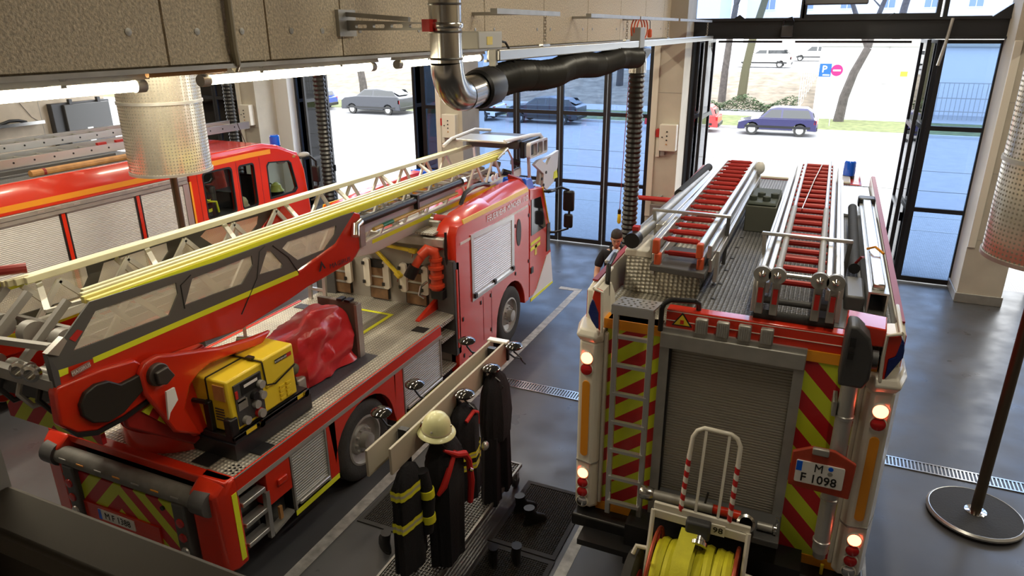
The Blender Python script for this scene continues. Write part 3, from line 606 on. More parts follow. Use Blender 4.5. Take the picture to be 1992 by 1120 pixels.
# number plate on its red bracket
nb = MB().prism([(.1, 1.76), (.55, 1.74), (.56, 2.06), (.4, 2.14), (.24, 2.14), (.1, 2.07)], 'y', 5.2, 5.235).build('plate_bracket', pr('bracket_red', (.42, .05, .02), .45), FE, .01)
MB().box(.24, .36, 5.17, 5.21, 2.09, 2.15).build('plate_lamp', ALUD, nb, .01)
npl = MB().prism(rrect(.14, .49, 1.815, 2.01, .012), 'y', 5.188, 5.2).build('number_plate', WHITE, nb, 0)
MB().box(.143, .185, 5.186, 5.188, 1.92, 2.006).build('country_band', BLUEL, npl)
INK = pr('ink', (.01, .01, .01), .5)
text('M', .105, basis((.305, 5.186, 1.965), (1, 0, 0), (0, 0, 1)), INK, npl, 'letter', .001, .85); text('F 1098', .108, basis((.313, 5.186, 1.865), (1, 0, 0), (0, 0, 1)), INK, npl, 'letters', .001, .9)
MB().cyl((.39, 5.19, 1.985), (.39, 5.186, 1.985), .019, 12).build('blue_seal', BLUEL, npl); MB().cyl((.39, 5.19, 1.94), (.39, 5.186, 1.94), .019, 12).build('grey_seal', ALUD, npl)
# beacon and cab roof trim
bl_ = MB().lathe([(.09, 0), (.09, .05)], (.42, 12.3, 2.94), (0, 0, 1), 16).build('beacon_base', BLACK, FE)
MB().lathe([(.085, .05), (.09, .1), (.085, .26), (.07, .28)], (.42, 12.3, 2.94), (0, 0, 1), 18).build('beacon_lens', BLUEL, bl_)
MB().box(-1.4, .45, 11.75, 13.1, 2.94, 2.985).build('cab_roof_plate', CREAM, FE, .02)

# ---- things on the roof
def roof_ladder(x0, x1, y0, y1, z, nr, label, name='roof_ladder', w=.045, double=True, redend=True):
    t = thing(name, label, 'ladder', ((x0+x1)/2, y0, z))
    for x in (x0, x1):
        MB().box(x - w/2, x + w/2, y0, y1, z, z + .09).build('stile', ALU, t, .008)
        if double:
            d = .065 if x == x1 else -.065
            MB().box(x + d - .02, x + d + .02, y0 + .12, y1 - .1, z - .07, z + .05).build('lower_stile', ALU, t, .008)
        if redend: MB().box(x - .028, x + .028, y0 - .05, y0 + .03, z - .03, z + .1).build('end_foot', pr('foot_red', (.65, .1, .03), .5) if 'foot_red' not in bpy.data.materials else bpy.data.materials['foot_red'], t, .01)
    r0 = None
    for i in range(nr):
        y = y0 + .18 + (y1 - y0 - .3) * i / (nr - 1)
        if r0 is None: r0 = MB().tube([(x0, y, z + .055), (x0 + .05, y, z + .055), (x0 + .06, y, z + .055), (x1 - .06, y, z + .055), (x1 - .05, y, z + .055), (x1, y, z + .055)], [.016, .016, .026, .026, .016, .016], 8).build('rung', [REDM], t); ya = y
        else: piece(r0, (0, y - ya, 0))
    return t
L1 = roof_ladder(-1.24, -.86, 5.95, 10.5, 3.36, 17, 'extension ladder with red rungs on the left side of the fire engine roof')
roof_ladder(-1.24, -.86, 6.05, 10.2, 3.2, 6, 'lower ladder section lying under the left red-runged ladder')
L2 = roof_ladder(-.25, .17, 5.5, 10.6, 3.36, 20, 'long roof ladder with red rungs and grey struts, right of the olive box', redend=False)
roof_ladder(-.27, .19, 5.62, 10.3, 3.2, 7, 'lower ladder section under the right red-runged ladder', redend=False)
for x in (-.19, .11):
    st = MB().cyl((x, 5.5, 3.45), (x, 7.6, 3.47), .026, 12).build('strut', GREY, L2); MB().cyl((x, 7.6, 3.47), (x, 10.5, 3.48), .018, 10).build('strut_rod', ALU, L2)
for x in (-.3, -.19, .11, .22):
    d = MB().cyl((x, 5.46, 3.42), (x, 5.42, 3.42), .065, 20).build('end_disc', ALUD, L2); MB().lathe([(.03, 0), (.012, .02), (.002, .022)], (x, 5.42, 3.42), (0, -1, 0), 12).build('cone_bolt', CHROME, d)
    MB().box(x - .03, x + .03, 5.46, 5.5, 3.08, 3.4).build('foot_bracket', ALUD, L2, .006); MB().box(x - .018, x + .018, 5.44, 5.47, 3.18, 3.3).build('red_tab', REDM, L2)
MB().cyl((-.2, 5.47, 3.42), (.12, 5.47, 3.42), .018, 8).build('end_bar', ALU, L2); MB().cyl((-.34, 5.6, 3.02), (.26, 5.6, 3.02), .045, 12).build('roller', RUB, L2); MB().cyl((-.3, 5.75, 3.1), (.22, 5.75, 3.1), .03, 12).build('roller', ANTH, L2)
MB().tube([(.02, 10.4, 3.48), (-.05, 9, 3.5), (-.12, 7.6, 3.46)], .006, 5).build('rope', CREAM, L2)
# retaining bars across the ladders
for x0, x1, y, lab in ((-1.5, -.73, 6.88, 'left'), (-.4, .34, 6.4, 'right')):
    t = thing('retaining_bar', 'bright metal bar clamped across the %s roof ladder' % lab, 'bar', ((x0+x1)/2, y, 2.95), 'bars across the roof ladders')
    MB().box(x0, x1, y - .02, y + .02, 3.47, 3.5).build('cross_bar', ALU, t, .006); MB().bar((x0 + .02, y, 3.48), (x0 + .05, y + .05, 3.1), .03).build('leg', ALUD, t); MB().bar((x1 - .02, y, 3.48), (x1 - .04, y + .1, 2.97), .035, .03).build('leg', ANTH, t)
# frames carrying the ladders
for x, y0 in ((-1.34, 6.3), (-.76, 6.3), (-.36, 5.7), (.28, 5.7)):
    tag(MB().prism([(y0, 3.0), (y0 + .06, 3.28), (10.2, 3.3), (10.2, 2.95), (10.1, 2.95), (10.1, 3.22), (y0 + .14, 3.2), (y0 + .12, 2.96)], 'x', x - .018, x + .018).build('ladder_gantry', ALU, None, .004), {-1.34: 'outer', -.76: 'inner'}.get(x, 'left' if x < 0 else 'right') + (' metal gantry rail under the left roof ladder' if x < -.5 else ' metal gantry rail under the right roof ladder'), 'gantry', 'gantry rails under the roof ladders')
tag(MB().hexa([(-1.3, 5.98, 3.14), (-.8, 5.92, 3.14), (-.8, 6.6, 3.16), (-1.3, 6.6, 3.16), (-1.3, 5.98, 3.2), (-.8, 5.92, 3.2), (-.8, 6.6, 3.21), (-1.3, 6.6, 3.21)]).build('ladder_tray', ANTH, None, .01), 'dark tray under the rear end of the left roof ladder', 'tray')
hs = thing('suction_hose', 'grey suction hose with a black cap lying along the left edge of the roof', 'hose', (-1.5, 7, 3.3))
MB().cyl((-1.53, 6.3, 3.33), (-1.4, 9.6, 3.36), .06, 16).build('hose', ALUD, hs); MB().cyl((-1.534, 6.22, 3.33), (-1.53, 6.34, 3.33), .075, 18).build('cap', BLACK, hs); MB().box(-1.56, -1.5, 6.32, 6.4, 3.4, 3.44).build('red_tie', REDM, hs); MB().cyl((-1.49, 8.2, 3.37), (-1.42, 9.9, 3.4), .055, 14).build('second_hose', RUB, hs)
tag(MB().bar((-1.36, 6.6, 3.38), (-1.26, 10.3, 3.42), .07, .07).build('roof_beam', ALU, None, .01), 'square aluminium beam beside the grey suction hose', 'beam')
bk_ = thing('hose_basket', 'grey-green open box with rolled hoses between the two roof ladders', 'box', (-.57, 8.6, 2.95))
b5 = MB().box(-.74, -.4, 8.4, 9.3, 2.95, 3.26); b5.build('box', pr('olive_box', (.12, .125, .1), .6), bk_, .01)
for i in range(4): MB().lathe([(.02, -.04), (.04, -.042), (.045, -.03), (.045, .05), (.02, .06)], (-.68 + i*.075, 8.55 + .2*(i % 2), 3.3), (0, 0, 1), 12).build('hose_roll', pr('olive_roll', (.06, .075, .06), .7) if i == 0 else bpy.data.materials['olive_roll'], bk_)
MB().box(-.73, -.41, 8.42, 9.28, 3.26, 3.3).build('folded_hose', bpy.data.materials['olive_roll'], bk_, .02)
wp = thing('signal_lamp', 'white lamp head at the far end of the left roof ladder', 'lamp', (-.8, 10.1, 3.3)); MB().ell((-.76, 10.0, 3.42), .07, .07, .09).build('lamp_head', WHITE, wp); MB().cyl((-.76, 10, 3.1), (-.76, 10, 3.4), .02, 8).build('stem', ALU, wp)
# long poles and box on the right side of the roof
po = thing('padded_pole', 'dark grey padded pole along the right side of the roof', 'pole', (.42, 7.8, 3.1)); MB().cyl((.4, 6.7, 3.16), (.415, 9.2, 3.16), .05, 14).build('pole', RUB, po); MB().tube([(.4, 6.72, 3.2), (.44, 6.68, 3.28), (.46, 6.75, 3.26)], .012, 6).build('strap', DRED, po)
lb = thing('channel_box', 'long aluminium channel box on the right edge of the roof', 'box', (.58, 7.7, 3)); m = MB().plate([(.49, 3.0), (.64, 3.0), (.64, 3.2), (.49, 3.2)], [[(.505, 3.015), (.625, 3.015), (.625, 3.185), (.505, 3.185)]], 'y', 5.98, 9.5); m.build('channel', ALU, lb); MB().box(.515, .61, 6.05, 9.4, 3.2, 3.25).build('lid', STEEL, lb, .01); MB().box(.47, .66, 9.3, 9.5, 3.15, 3.26).build('end_cap', BLACK, lb, .02); MB().tube([(.5, 7.05, 3.26), (.56, 7.0, 3.3), (.63, 6.9, 3.27)], .012, 6).build('strap', ORANGE, lb)
tag(MB().box(.33, .48, 6.05, 6.6, 2.96, 3.12).build('tool_case', ANTH, None, .02), 'dark case at the rear end of the padded pole on the roof', 'case')
tag(MB().plate([(.3, 9.6), (.68, 9.5), (.68, 11.4), (.3, 11.4)], [], 'z', 2.96, 2.99).build('roof_panel', ALU), 'bright flat metal panel on the roof ahead of the channel box', 'panel')

# ---- hose reel trolley hung on the tail
HR = thing('hose_reel_trolley', 'two-wheeled trolley with a drum of yellow hose hung on the tail of the right engine', 'hose reel', (-.52, 4.85, .3))
yb = 4.95
MB().bar((-.9, yb, 1.44), (-.12, yb, 1.42), .03, .06).build('top_bar', CREAM, HR, .006); MB().bar((-.9, yb - .02, 1.37), (-.12, yb - .02, 1.35), .02, .08).build('front_bar', CREAM, HR, .006)
hp_ = [(-.68, yb, 1.44), (-.66, yb + .07, 1.95), (-.65, yb + .1, 2.1), (-.62, yb + .11, 2.16), (-.57, yb + .115, 2.19), (-.36, yb + .115, 2.185), (-.31, yb + .11, 2.16), (-.28, yb + .1, 2.1), (-.28, yb + .07, 1.95), (-.29, yb, 1.44)]
MB().tube(hp_, .019, 12).build('handle_hoop', CREAM, HR)
for q in (hp_[:2], hp_[-2:]): MB().tube([q[0], q[1]], .0205, 12).build('striped_tape', CANDY, HR)
for x in (-.56, -.38): MB().bar((x, yb, 1.44), (x + .01, yb + .11, 2.18), .022, .022).build('hoop_bar', CREAM, HR)
for x in (-.9, -.13): MB().tube([(x, yb - .02, 1.4), (x, yb - .1, 1.1), (x, 4.7, .7), (x, 4.75, .35)], .02, 8).build('side_frame', CREAM, HR)
for x in (-.84, -.19):
    fl = MB().lathe([(.40, -.012), (.415, 0), (.40, .012)], (x, 4.78, .82), (1, 0, 0), 40, False); f2 = MB().tube([(x, 4.78 + .42*math.cos(a*math.pi/20), .82 + .42*math.sin(a*math.pi/20)) for a in range(40)], .016, 8, closed=True).build('drum_rim', pr('copper_red', (.42, .07, .03), .35, .3) if 'copper_red' not in bpy.data.materials else bpy.data.materials['copper_red'], HR)
    m = MB()
    for a in range(6): m.bar((x, 4.78, .82), (x, 4.78 + .41*math.cos(a*1.047), .82 + .41*math.sin(a*1.047)), .02)
    m.build('spokes', DRED, f2)
HY = pr('yellow_hose', (.68, .64, .02), .6, bump=.3, bscale=60, var=.12, vscale=5)
rnd = random.Random(4)
nl = 8
for i in range(nl):
    x0 = -.81 + i*.075; r = .365 + rnd.uniform(-.02, .015)
    if i == 0: DRM = MB().cyl((-.83, 4.78, .82), (-.2, 4.78, .82), .33, 32).build('hose_pack', HY, HR)
    MB().lathe([(.3, 0), (r, .004), (r + .012, .035), (r, .07), (.3, .074)], (x0, 4.78, .82), (1, rnd.uniform(-.03, .03), rnd.uniform(-.02, .02)), 40, False).build('hose_lap', HY, DRM)
lead = MB().loft([[(x - .07, y, z), (x + .07, y - .01, z), (x + .07, y - .02, z + .01), (x - .07, y - .015, z + .01)] for x, y, z in ((-.58, 4.9, 1.32), (-.59, 4.80, 1.25), (-.6, 4.66, 1.2), (-.6, 4.5, 1.08), (-.6, 4.41, .9), (-.6, 4.39, .7))]).build('loose_hose_end', HY, HR)
cp = MB().lathe([(.05, -.06), (.06, -.04), (.06, .02), (.075, .03), (.075, .06), (.05, .07), (.045, .02)], (-.5, 4.88, 1.26), (0, -.8, -.5), 18, True).build('coupling', STEEL, HR)
MB().box(-.62, -.42, 4.86, 4.96, 1.26, 1.42).build('hose_clamp', DGREY, HR, .02)
ns = MB().box(-.42, -.31, 4.905, 4.92, 1.32, 1.42).build('number_panel', CREAM, HR); text('98', .075, basis((-.365, 4.903, 1.37), (1, 0, 0), (0, 0, 1)), INK, ns, 'digits', .001, 1.1)
for x, s in ((-1.02, -1), (-.02, 1)):
    MB().lathe([(.17, -.05), (.33, -.05), (.36, -.03), (.36, .03), (.33, .05), (.17, .05)], (x, 4.78, .62), (1, 0, 0), 32).build('trolley_wheel', TYRE, HR)
    MB().lathe([(.19, -.058), (.17, .0), (.19, .058), (.05, .06)], (x, 4.78, .62), (1, 0, 0), 20).build('wheel_hub', REDM, HR); MB().tube([(x - s*.1, 4.85, 1.05), (x - s*.02, 4.82, 1.07), (x, 4.8, 1.0)], .02, 8).build('wheel_guard', CREAM, HR)
# shelf, suction pipe and hydrant fittings behind the trolley
sh = tag(MB().hexa([(-.95, 5.08, 1.2), (.1, 5.08, 1.2), (.1, 5.46, 1.2), (-.95, 5.46, 1.2), (-.95, 5.08, 1.26), (.1, 5.08, 1.26), (.1, 5.46, 1.26), (-.95, 5.46, 1.26)]).build('carrier_shelf', ANTH, None, .01), 'dark shelf on the tail behind the hose reel', 'shelf')
sp_ = thing('standpipe', 'grey standpipe with red middle lying on the shelf behind the hose reel', 'standpipe', (-.6, 5.25, 1.26))
MB().cyl((-1.06, 5.22, 1.33), (-.45, 5.22, 1.335), .045, 16).build('pipe', ALUD, sp_); MB().lathe([(.055, 0), (.062, .02), (.062, .09), (.05, .12)], (-1.08, 5.22, 1.33), (1, 0, 0), 16).build('coupling', STEEL, sp_); MB().cyl((-.45, 5.22, 1.335), (-.22, 5.22, 1.335), .04, 14).build('red_section', RED, sp_); MB().cyl((-.52, 5.22, 1.36), (-.5, 5.2, 1.5), .01, 6).build('lever', BLACK, sp_)
oc = thing('open_coupling', 'chrome open pipe coupling at the right end of the shelf', 'coupling', (-.16, 5.15, 1.36)); MB().lathe([(.052, .05), (.075, .04), (.08, -.02), (.062, -.05), (.062, -.14)], (-.17, 5.1, 1.36), (.1, -.8, .6), 24, False).build('ring', STEEL, oc); MB().cyl((-.172, 5.13, 1.335), (-.17, 5.115, 1.35), .058, 18).build('bore', BLACK, oc)
lv = thing('valve_fitting', 'small grey valve fitting beside the chrome coupling', 'valve', (0, 5.2, 1.26)); MB().cyl((-.08, 5.2, 1.3), (.04, 5.2, 1.3), .035, 12).build('body', ALUD, lv); MB().lathe([(.03, 0), (.045, .01), (.045, .03)], (.04, 5.2, 1.3), (1, 0, 0), 12).build('flange', STEEL, lv); MB().tube([(.05, 5.2, 1.31), (.07, 5.18, 1.4), (.06, 5.17, 1.44)], .012, 6).build('handle', CHROME, lv)

# ---------------------------------------------------------------- turntable ladder truck in the middle bay
CHEVS = stripes('chevron_side', (.48, .015, .02), (.6, .68, .03), lambda t, x, y, z: mathn(t, 'MULTIPLY', mathn(t, 'SUBTRACT', z, y), 3.2))
TL = thing('turntable_ladder_truck', 'red turntable ladder truck with a yellow-railed ladder above its deck, in the middle bay', 'ladder truck', (-5.85, 8, 0))
XR, XL, ZD = -4.6, -7.1, 1.28
MB().box(-6.7, -5.0, 4.0, 12.2, .5, .95).build('chassis', BLACK, TL)
# deck
MB().box(XL + .03, XR - .03, 3.92, 8.42, ZD - .06, ZD).build('deck', PLATE, TL)
MB().box(-5.5, -4.88, 4.25, 6.7, ZD, ZD + .006).build('dark_mat', pr('dark_deck_mat', (.06, .06, .075), .6, bump=.5, bscale=50), TL)
for x0, y0 in ((-4.88, 4.35), (-5.2, 4.0)): MB().box(x0, x0 + .22, y0, y0 + .2, ZD, ZD + .01).build('hatch', BLACK, TL)
for x0, y0 in ((-7.0, 7.6), (-4.9, 7.55)): MB().box(x0, x0 + .2, y0, y0 + .16, ZD, ZD + .01).build('hatch', BLACK, TL)
m = MB()
for i in range(4):
    for j in range(3): m.cyl((-4.78 + i*.045, 4.02 + j*.05 + (i % 2)*.02, ZD), (-4.78 + i*.045, 4.02 + j*.05 + (i % 2)*.02, ZD + .003), .014, 8)
m.build('drain_holes', BLACK, TL)['kind'] = 'stuff'
gr = MB().plate([(-6.1, 7.1), (-5.45, 7.1), (-5.45, 7.95), (-6.1, 7.95)], [[(-6.05, 7.15), (-5.5, 7.15), (-5.5, 7.9), (-6.05, 7.9)]], 'z', ZD, ZD + .008).build('grate_border', YEL, TL)
m = MB(); [m.box(-6.05 + i*.03, -6.035 + i*.03, 7.15, 7.9, ZD, ZD + .006) for i in range(18)]; m.build('grate_bars', ALUD, gr)['kind'] = 'stuff'
# side: red coaming, silver edge, lockers, steps
def skirt(x, s):
    e = MB().box(min(x, x - s*.04), max(x, x - s*.04), 3.95, 7.86, 1.14, ZD + .012).build('deck_edge', RED, TL, .01)
    MB().box(x - .004, x + .004, 3.95, 7.86, ZD + .008, ZD + .02).build('edge_strip', ALU, e); MB().box(min(x, x + s*.006), max(x, x + s*.006), 3.95, 7.86, 1.10, 1.15).build('grey_line', GREY, e)
    def yb(a, b, z0, z1, m, nm, inset=.0): return MB().box(min(x - s*inset, x - s*.3), max(x - s*inset, x - s*.3), a, b, z0, z1).build(nm, m, TL, .006)
    yb(4.32, 4.66, .72, 1.12, RED, 'red_locker'); MB().box(min(x, x + s*.03), max(x, x + s*.03), 4.45, 4.58, .88, .95).build('locker_handle', RED, TL, .01)
    yb(5.26, 5.42, .42, 1.12, RED, 'red_panel'); yb(6.62, 6.82, .42, 1.12, RED, 'red_panel')
    # wheel arch
    pts = [(5.3, .42), (5.42, .55)] + [(5.98 + .58*math.cos(math.radians(a)), .5 + .6*math.sin(math.radians(a))) for a in range(170, 9, -16)] + [(6.62, .42)]
    MB().prism([(5.3, 1.12)] + [(5.38, .45)] + [(5.98 + .60*math.cos(math.radians(a)), .52 + .56*math.sin(math.radians(a))) for a in range(176, 3, -12)] + [(6.62, .45), (6.66, 1.12)], 'x', min(x, x - s*.08), max(x, x - s*.08)).build('wheel_arch', RED, TL, .01)
    for a, b, n in ((4.68, 5.24, 20), (6.84, 7.82, 20)):
        slats(a, b, .46, 1.1, n, 'y', x - s*.015, s*.008).build('roller_shutter', SHUT, TL)
        MB().box(min(x - s*.3, x - s*.04), max(x - s*.3, x - s*.04), a, b, .44, 1.1).build('locker_body', BLACK, TL)
        MB().box(min(x, x + s*.03), max(x, x + s*.03), a + .04, b - .02, .47, .51).build('handle_bar', ALU, TL, .008)
        for y in (a, b): MB().box(min(x - s*.03, x + s*.005), max(x - s*.03, x + s*.005), y - .012, y + .012, .42, 1.12).build('guide', ALUD, TL)
    MB().box(min(x, x + s*.008), max(x, x + s*.008), 4.66, 5.4, .36, .42).build('lime_strip', YEL, TL); MB().box(min(x, x + s*.008), max(x, x + s*.008), 6.6, 7.84, .36, .42).build('lime_strip', YEL, TL)
    yb(4.0, 4.3, .3, 1.12, BLACK, 'step_recess', .14)
    for z in (.45, .68, .92): MB().box(min(x - s*.12, x), max(x - s*.12, x), 4.0, 4.3, z, z + .05).build('step', ALU, TL, .008)
    MB().bar((x - s*.02, 4.3, .36), (x - s*.02, 4.31, .9), .05).build('step_post', ALU, TL)
    yb(4.34, 4.62, .4, .72, BLACK, 'open_locker', .1); MB().hexa([(x - s*.1, 4.34, .36), (x, 4.34, .36), (x, 4.64, .42), (x - s*.1, 4.64, .42), (x - s*.1, 4.34, .39), (x, 4.34, .39), (x, 4.64, .45), (x - s*.1, 4.64, .45)]).build('locker_tray', ALUD, TL)
    MB().box(x - s*.02, x - s*.05, 4.46, 4.5, .45, .6).build('coupling', TIMBER, TL)
    wheel(TL, (x - s*.02, 5.98, .51), .51, .32, s)
    wheel(TL, (x - s*.02, 10.3, .51), .51, .32, s)
skirt(XR, 1); skirt(XL, -1)
# rear end
for x, s in ((XR, 1), (XL, -1)):
    c = MB().loft([[(x, 3.98, z), (x, 3.84, z), (x - s*.06, 3.74, z), (x - s*.34, 3.7, z), (x - s*.38, 3.98, z)] for z in (.32, .5, 1.0, 1.2)] + [[(x, 3.98, 1.3), (x - s*.01, 3.9, 1.3), (x - s*.05, 3.86, 1.3), (x - s*.34, 3.84, 1.3), (x - s*.38, 3.98, 1.3)]]).build('rear_corner', RED, TL, .03)
    MB().box(min(x, x + s*.006), max(x, x + s*.006), 3.88, 3.94, .4, 1.15).build('lime_strip', YEL, c); MB().box(min(x - s*.4, x - s*.56), max(x - s*.4, x - s*.56), 3.66, 3.8, .36, 1.06).build('lamp_carrier', ANTH, c, .02)
    for z, mm, n in ((.85, REDL, 'red_lamp'), (.68, REDL, 'red_lamp'), (.52, ALU, 'reversing_lamp'), (.42, REDL, 'red_lamp')): MB().lathe([(.05, 0), (.045, .015), (.01, .022)], (x - s*.47, 3.66, z), (0, -1, 0), 16).build(n, mm, c)
rw = MB().box(XL + .5, XR - .5, 3.72, 3.95, .3, .98).build('rear_panel', CHEV3, TL, .01)
for x in (-6.6, -5.15): MB().box(x - .006, x + .006, 3.712, 3.72, .55, .98).build('panel_joint', BLACK, rw)
for x in (-6.75, -5.35): MB().cyl((x, 3.72, .9), (x, 3.70, .9), .025, 10).build('panel_lock', BLACK, rw)
MB().box(-6.65, -5.45, 3.7, 3.72, .3, .64).build('red_plate_field', RED, rw)
np2 = MB().box(-6.32, -5.8, 3.69, 3.7, .49, .61).build('number_plate', WHITE, rw); MB().box(-6.32, -6.28, 3.687, 3.69, .49, .61).build('country_band', BLUEL, np2)
text('M F 1388', .11, basis((-6.04, 3.687, .55), (1, 0, 0), (0, 0, 1)), INK, np2, 'letters', .001, .9)
MB().cyl((-7.0, 3.76, 1.1), (-4.75, 3.76, 1.1), .095, 18).build('roller_bar', pr('roller_grey', (.17, .165, .15), .55, var=.2, vscale=8), TL)
for x in (-6.98, -4.9): MB().cyl((x, 3.76, 1.1), (x + .18, 3.76, 1.1), .125, 18).build('roller_mount', ANTH, TL)
MB().box(XL + .02, XR - .02, 3.84, 3.96, 1.2, ZD + .02).build('rear_edge', RED, TL, .015)
for i in range(7): MB().box(-6.7 + i*.26, -6.6 + i*.26, 3.662, 3.668, 1.12, 1.135).build('roller_mark', ORANGE if i % 2 else ALUD, TL)
# cab
prof = [(8.52, .62), (8.52, 2.36), (10.85, 2.38), (11.08, 2.5), (11.6, 2.48), (11.95, 2.36), (12.35, 1.5), (12.42, .45), (11.2, .45)] + [(10.3 + .62*math.cos(math.radians(a)), .5 + .62*math.sin(math.radians(a))) for a in range(0, 181, 15)] + [(9.62, .4), (8.52, .4)]
MB().prism([(a, b) for a, b in prof], 'x', XL + .12, XR - .12).build('cab_core', RED, TL)
side = [(8.36, .3), (8.36, 2.44), (8.45, 2.58), (11.08, 2.6), (11.1, .52), (10.95, .52)] + [(10.3 + .6*math.cos(math.radians(a)), .52 + .6*math.sin(math.radians(a))) for a in range(0, 181, 15)] + [(9.68, .3)]
for x, s in ((XR, 1), (XL, -1)):
    a, b = min(x, x - s*.14), max(x, x - s*.14)
    sp = MB().prism(side, 'x', a, b).build('cab_side', RED, TL, .012)
    # sloped roof shoulder
    MB().loft([[(x, y, zl), (x - s*.02, y, zl + .06), (x - s*.18, y, zh), (x - s*.34, y, zh - .01), (x - s*.38, y, zl - .2)] for y, zl, zh in ((8.38, 2.35, 2.46), (8.5, 2.48, 2.58), (8.8, 2.55, 2.68), (9.6, 2.56, 2.73), (10.6, 2.56, 2.77), (11.07, 2.56, 2.76))]).build('roof_shoulder', RED, TL, .01)
    MB().loft([[(x - s*.013, y, z), (x + s*.006, y, z - .012), (x - s*.01, y, z + .05), (x - s*.03, y, z + .05)] for y, z in ((8.62, 2.585), (9.5, 2.58), (11.05, 2.575))]).build('yellow_line', pr('yellow_line', (.85, .55, .02), .4) if 'yellow_line' not in bpy.data.materials else bpy.data.materials['yellow_line'], sp)
    e = max(x, x + s*.006); e0 = min(x, x + s*.006)
    fr = MB().plate([(8.82, 1.3), (10.4, 1.3), (10.4, 2.3), (8.82, 2.36)], [[(8.9, 1.4), (10.3, 1.4), (10.3, 2.23), (8.9, 2.28)]], 'x', e0 - .001, e + .012*s if s > 0 else e).build('shutter_frame', ALU, sp)
    slats(8.9, 10.3, 1.4, 2.26, 24, 'y', x + s*.002, s*.006).build('roller_shutter', pr('bright_shutter', (.72, .73, .75), .35, .4) if 'bright_shutter' not in bpy.data.materials else bpy.data.materials['bright_shutter'], sp)
    MB().box(min(x, x + s*.04), max(x, x + s*.04), 8.9, 10.32, 1.33, 1.38).build('handle_bar', ALU, sp, .01)
    for y in (8.86, 9.55, 10.28): MB().box(min(x, x + s*.05), max(x, x + s*.05), y, y + .08, 1.34, 1.42).build('handle_grip', BLACK, sp, .01)
    MB().box(e0, e, 8.5, 11.02, 2.29, 2.33).build('cream_line', WHITE, sp)
    MB().prism([(10.62 + .1*math.cos(t*math.pi/10), 1.93 + (.24 if True else 0)*math.sin(t*math.pi/10)) for t in range(20)], 'x', e0, e + .002).build('oval_window', DGREY, sp)
    for y in (9.2, 9.5): MB().box(e0, e - .002, y, y + .01, .5, 1.25).build('panel_joint', DRED, sp)
    for y, z in ((8.5, 1.1), (9.1, 1.15), (9.46, 1.15), (9.46, .55), (8.5, .5), (10.46, 1.2), (10.46, 2.05), (11.05, 1.25), (11.05, 2.1)): MB().box(e0, e + .006, y, y + .03, z, z + .06).build('hinge', BLACK, sp)
    # door
    dr = MB().prism([(11.12, .55), (11.12, 2.58), (11.75, 2.5), (12.05, 1.7), (12.22, 1.1), (12.25, .52)], 'x', a, b).build('cab_door', RED, TL, .015)
    MB().prism([(11.18, 1.72), (11.18, 2.38), (11.62, 2.35), (11.9, 1.72)], 'x', e0 - .002, e + .004).build('door_window', DARKG, dr)
    for z in (1.46, 1.56): MB().prism([(11.16, z - .03), (11.62, z - .02), (11.62, z + .04), (11.16, z + .03)], 'x', e0, e).build('lime_bar', YEL, dr)
    MB().box(e0, e, 11.36, 11.46, 1.3, 1.5).build('crest', YELP, dr, 0)
    MB().prism([(11.15, .5), (11.45, .62), (11.95, 1.12), (12.16, 1.14), (12.3, .5)], 'x', min(x, x + s*.012), max(x, x + s*.012)).build('white_corner', WHITE, dr); MB().prism([(11.15, .46), (11.6, .46), (12.3, .46), (12.28, .5), (11.15, .52)], 'x', min(x, x + s*.016), max(x, x + s*.016)).build('lime_strip', YEL, dr)
    MB().box(e0, e + .012, 11.16, 11.28, 1.0, 1.12).build('door_handle', BLACK, dr, .01); MB().bar((x + s*.004, 11.72, 2.5), (x + s*.004, 12.14, 1.55), .02, .03).build('yellow_edge', bpy.data.materials['yellow_line'], dr); MB().box(e0, e + .01, 11.95, 12.12, 1.2, 1.75).build('dark_corner_strip', DGREY, dr, .01)
    # mirrors
    mr = MB().tube([(x, 12.0, 2.35), (x + s*.18, 12.2, 2.42), (x + s*.3, 12.3, 2.36), (x + s*.33, 12.32, 2.1), (x + s*.3, 12.3, 1.6), (x + s*.1, 12.15, 1.55), (x, 12.1, 1.55)], .025, 8).build('mirror_arm', BLACK, TL)
    MB().box(min(x + s*.2, x + s*.42), max(x + s*.2, x + s*.42), 12.25, 12.36, 1.95, 2.35).build('mirror', BLACK, mr, .04); MB().box(min(x + s*.22, x + s*.4), max(x + s*.22, x + s*.4), 12.25, 12.35, 1.62, 1.9).build('mirror', BLACK, mr, .04)
    MB().hexa([(x + s*.02, 11.7, 2.4), (x + s*.16, 11.75, 2.4), (x + s*.16, 12.05, 2.36), (x + s*.02, 12.0, 2.36), (x + s*.02, 11.7, 2.46), (x + s*.16, 11.75, 2.46), (x + s*.16, 12.05, 2.42), (x + s*.02, 12.0, 2.42)]).build('kerb_mirror', BLACK, mr, .03)
    # rear grille pillar of the cab
    MB().plate([(8.30, .62), (8.44, .62), (8.44, 2.05), (8.28, 2.1)], [[(8.325, .72), (8.41, .72), (8.41, 1.95), (8.315, 1.98)]], 'x', x - (.02 if s > 0 else .0), x + (.0 if s > 0 else .02)).build('grille_pillar', DGREY, TL)
    MB().loft([[(x - s*.01, 8.30, .62), (x - s*.32, 8.34, .62), (x - s*.32, 8.4, .62), (x - s*.01, 8.42, .62)], [(x - s*.01, 8.28, 2.1), (x - s*.32, 8.34, 2.1), (x - s*.32, 8.4, 2.1), (x - s*.01, 8.42, 2.1)]]).build('air_intake', ANTH, TL)
MB().prism([(8.34, 2.36), (8.5, 2.48), (8.6, 2.36)], 'x', -5.2, XR - .3).build('roof_lip', ALUD, TL)
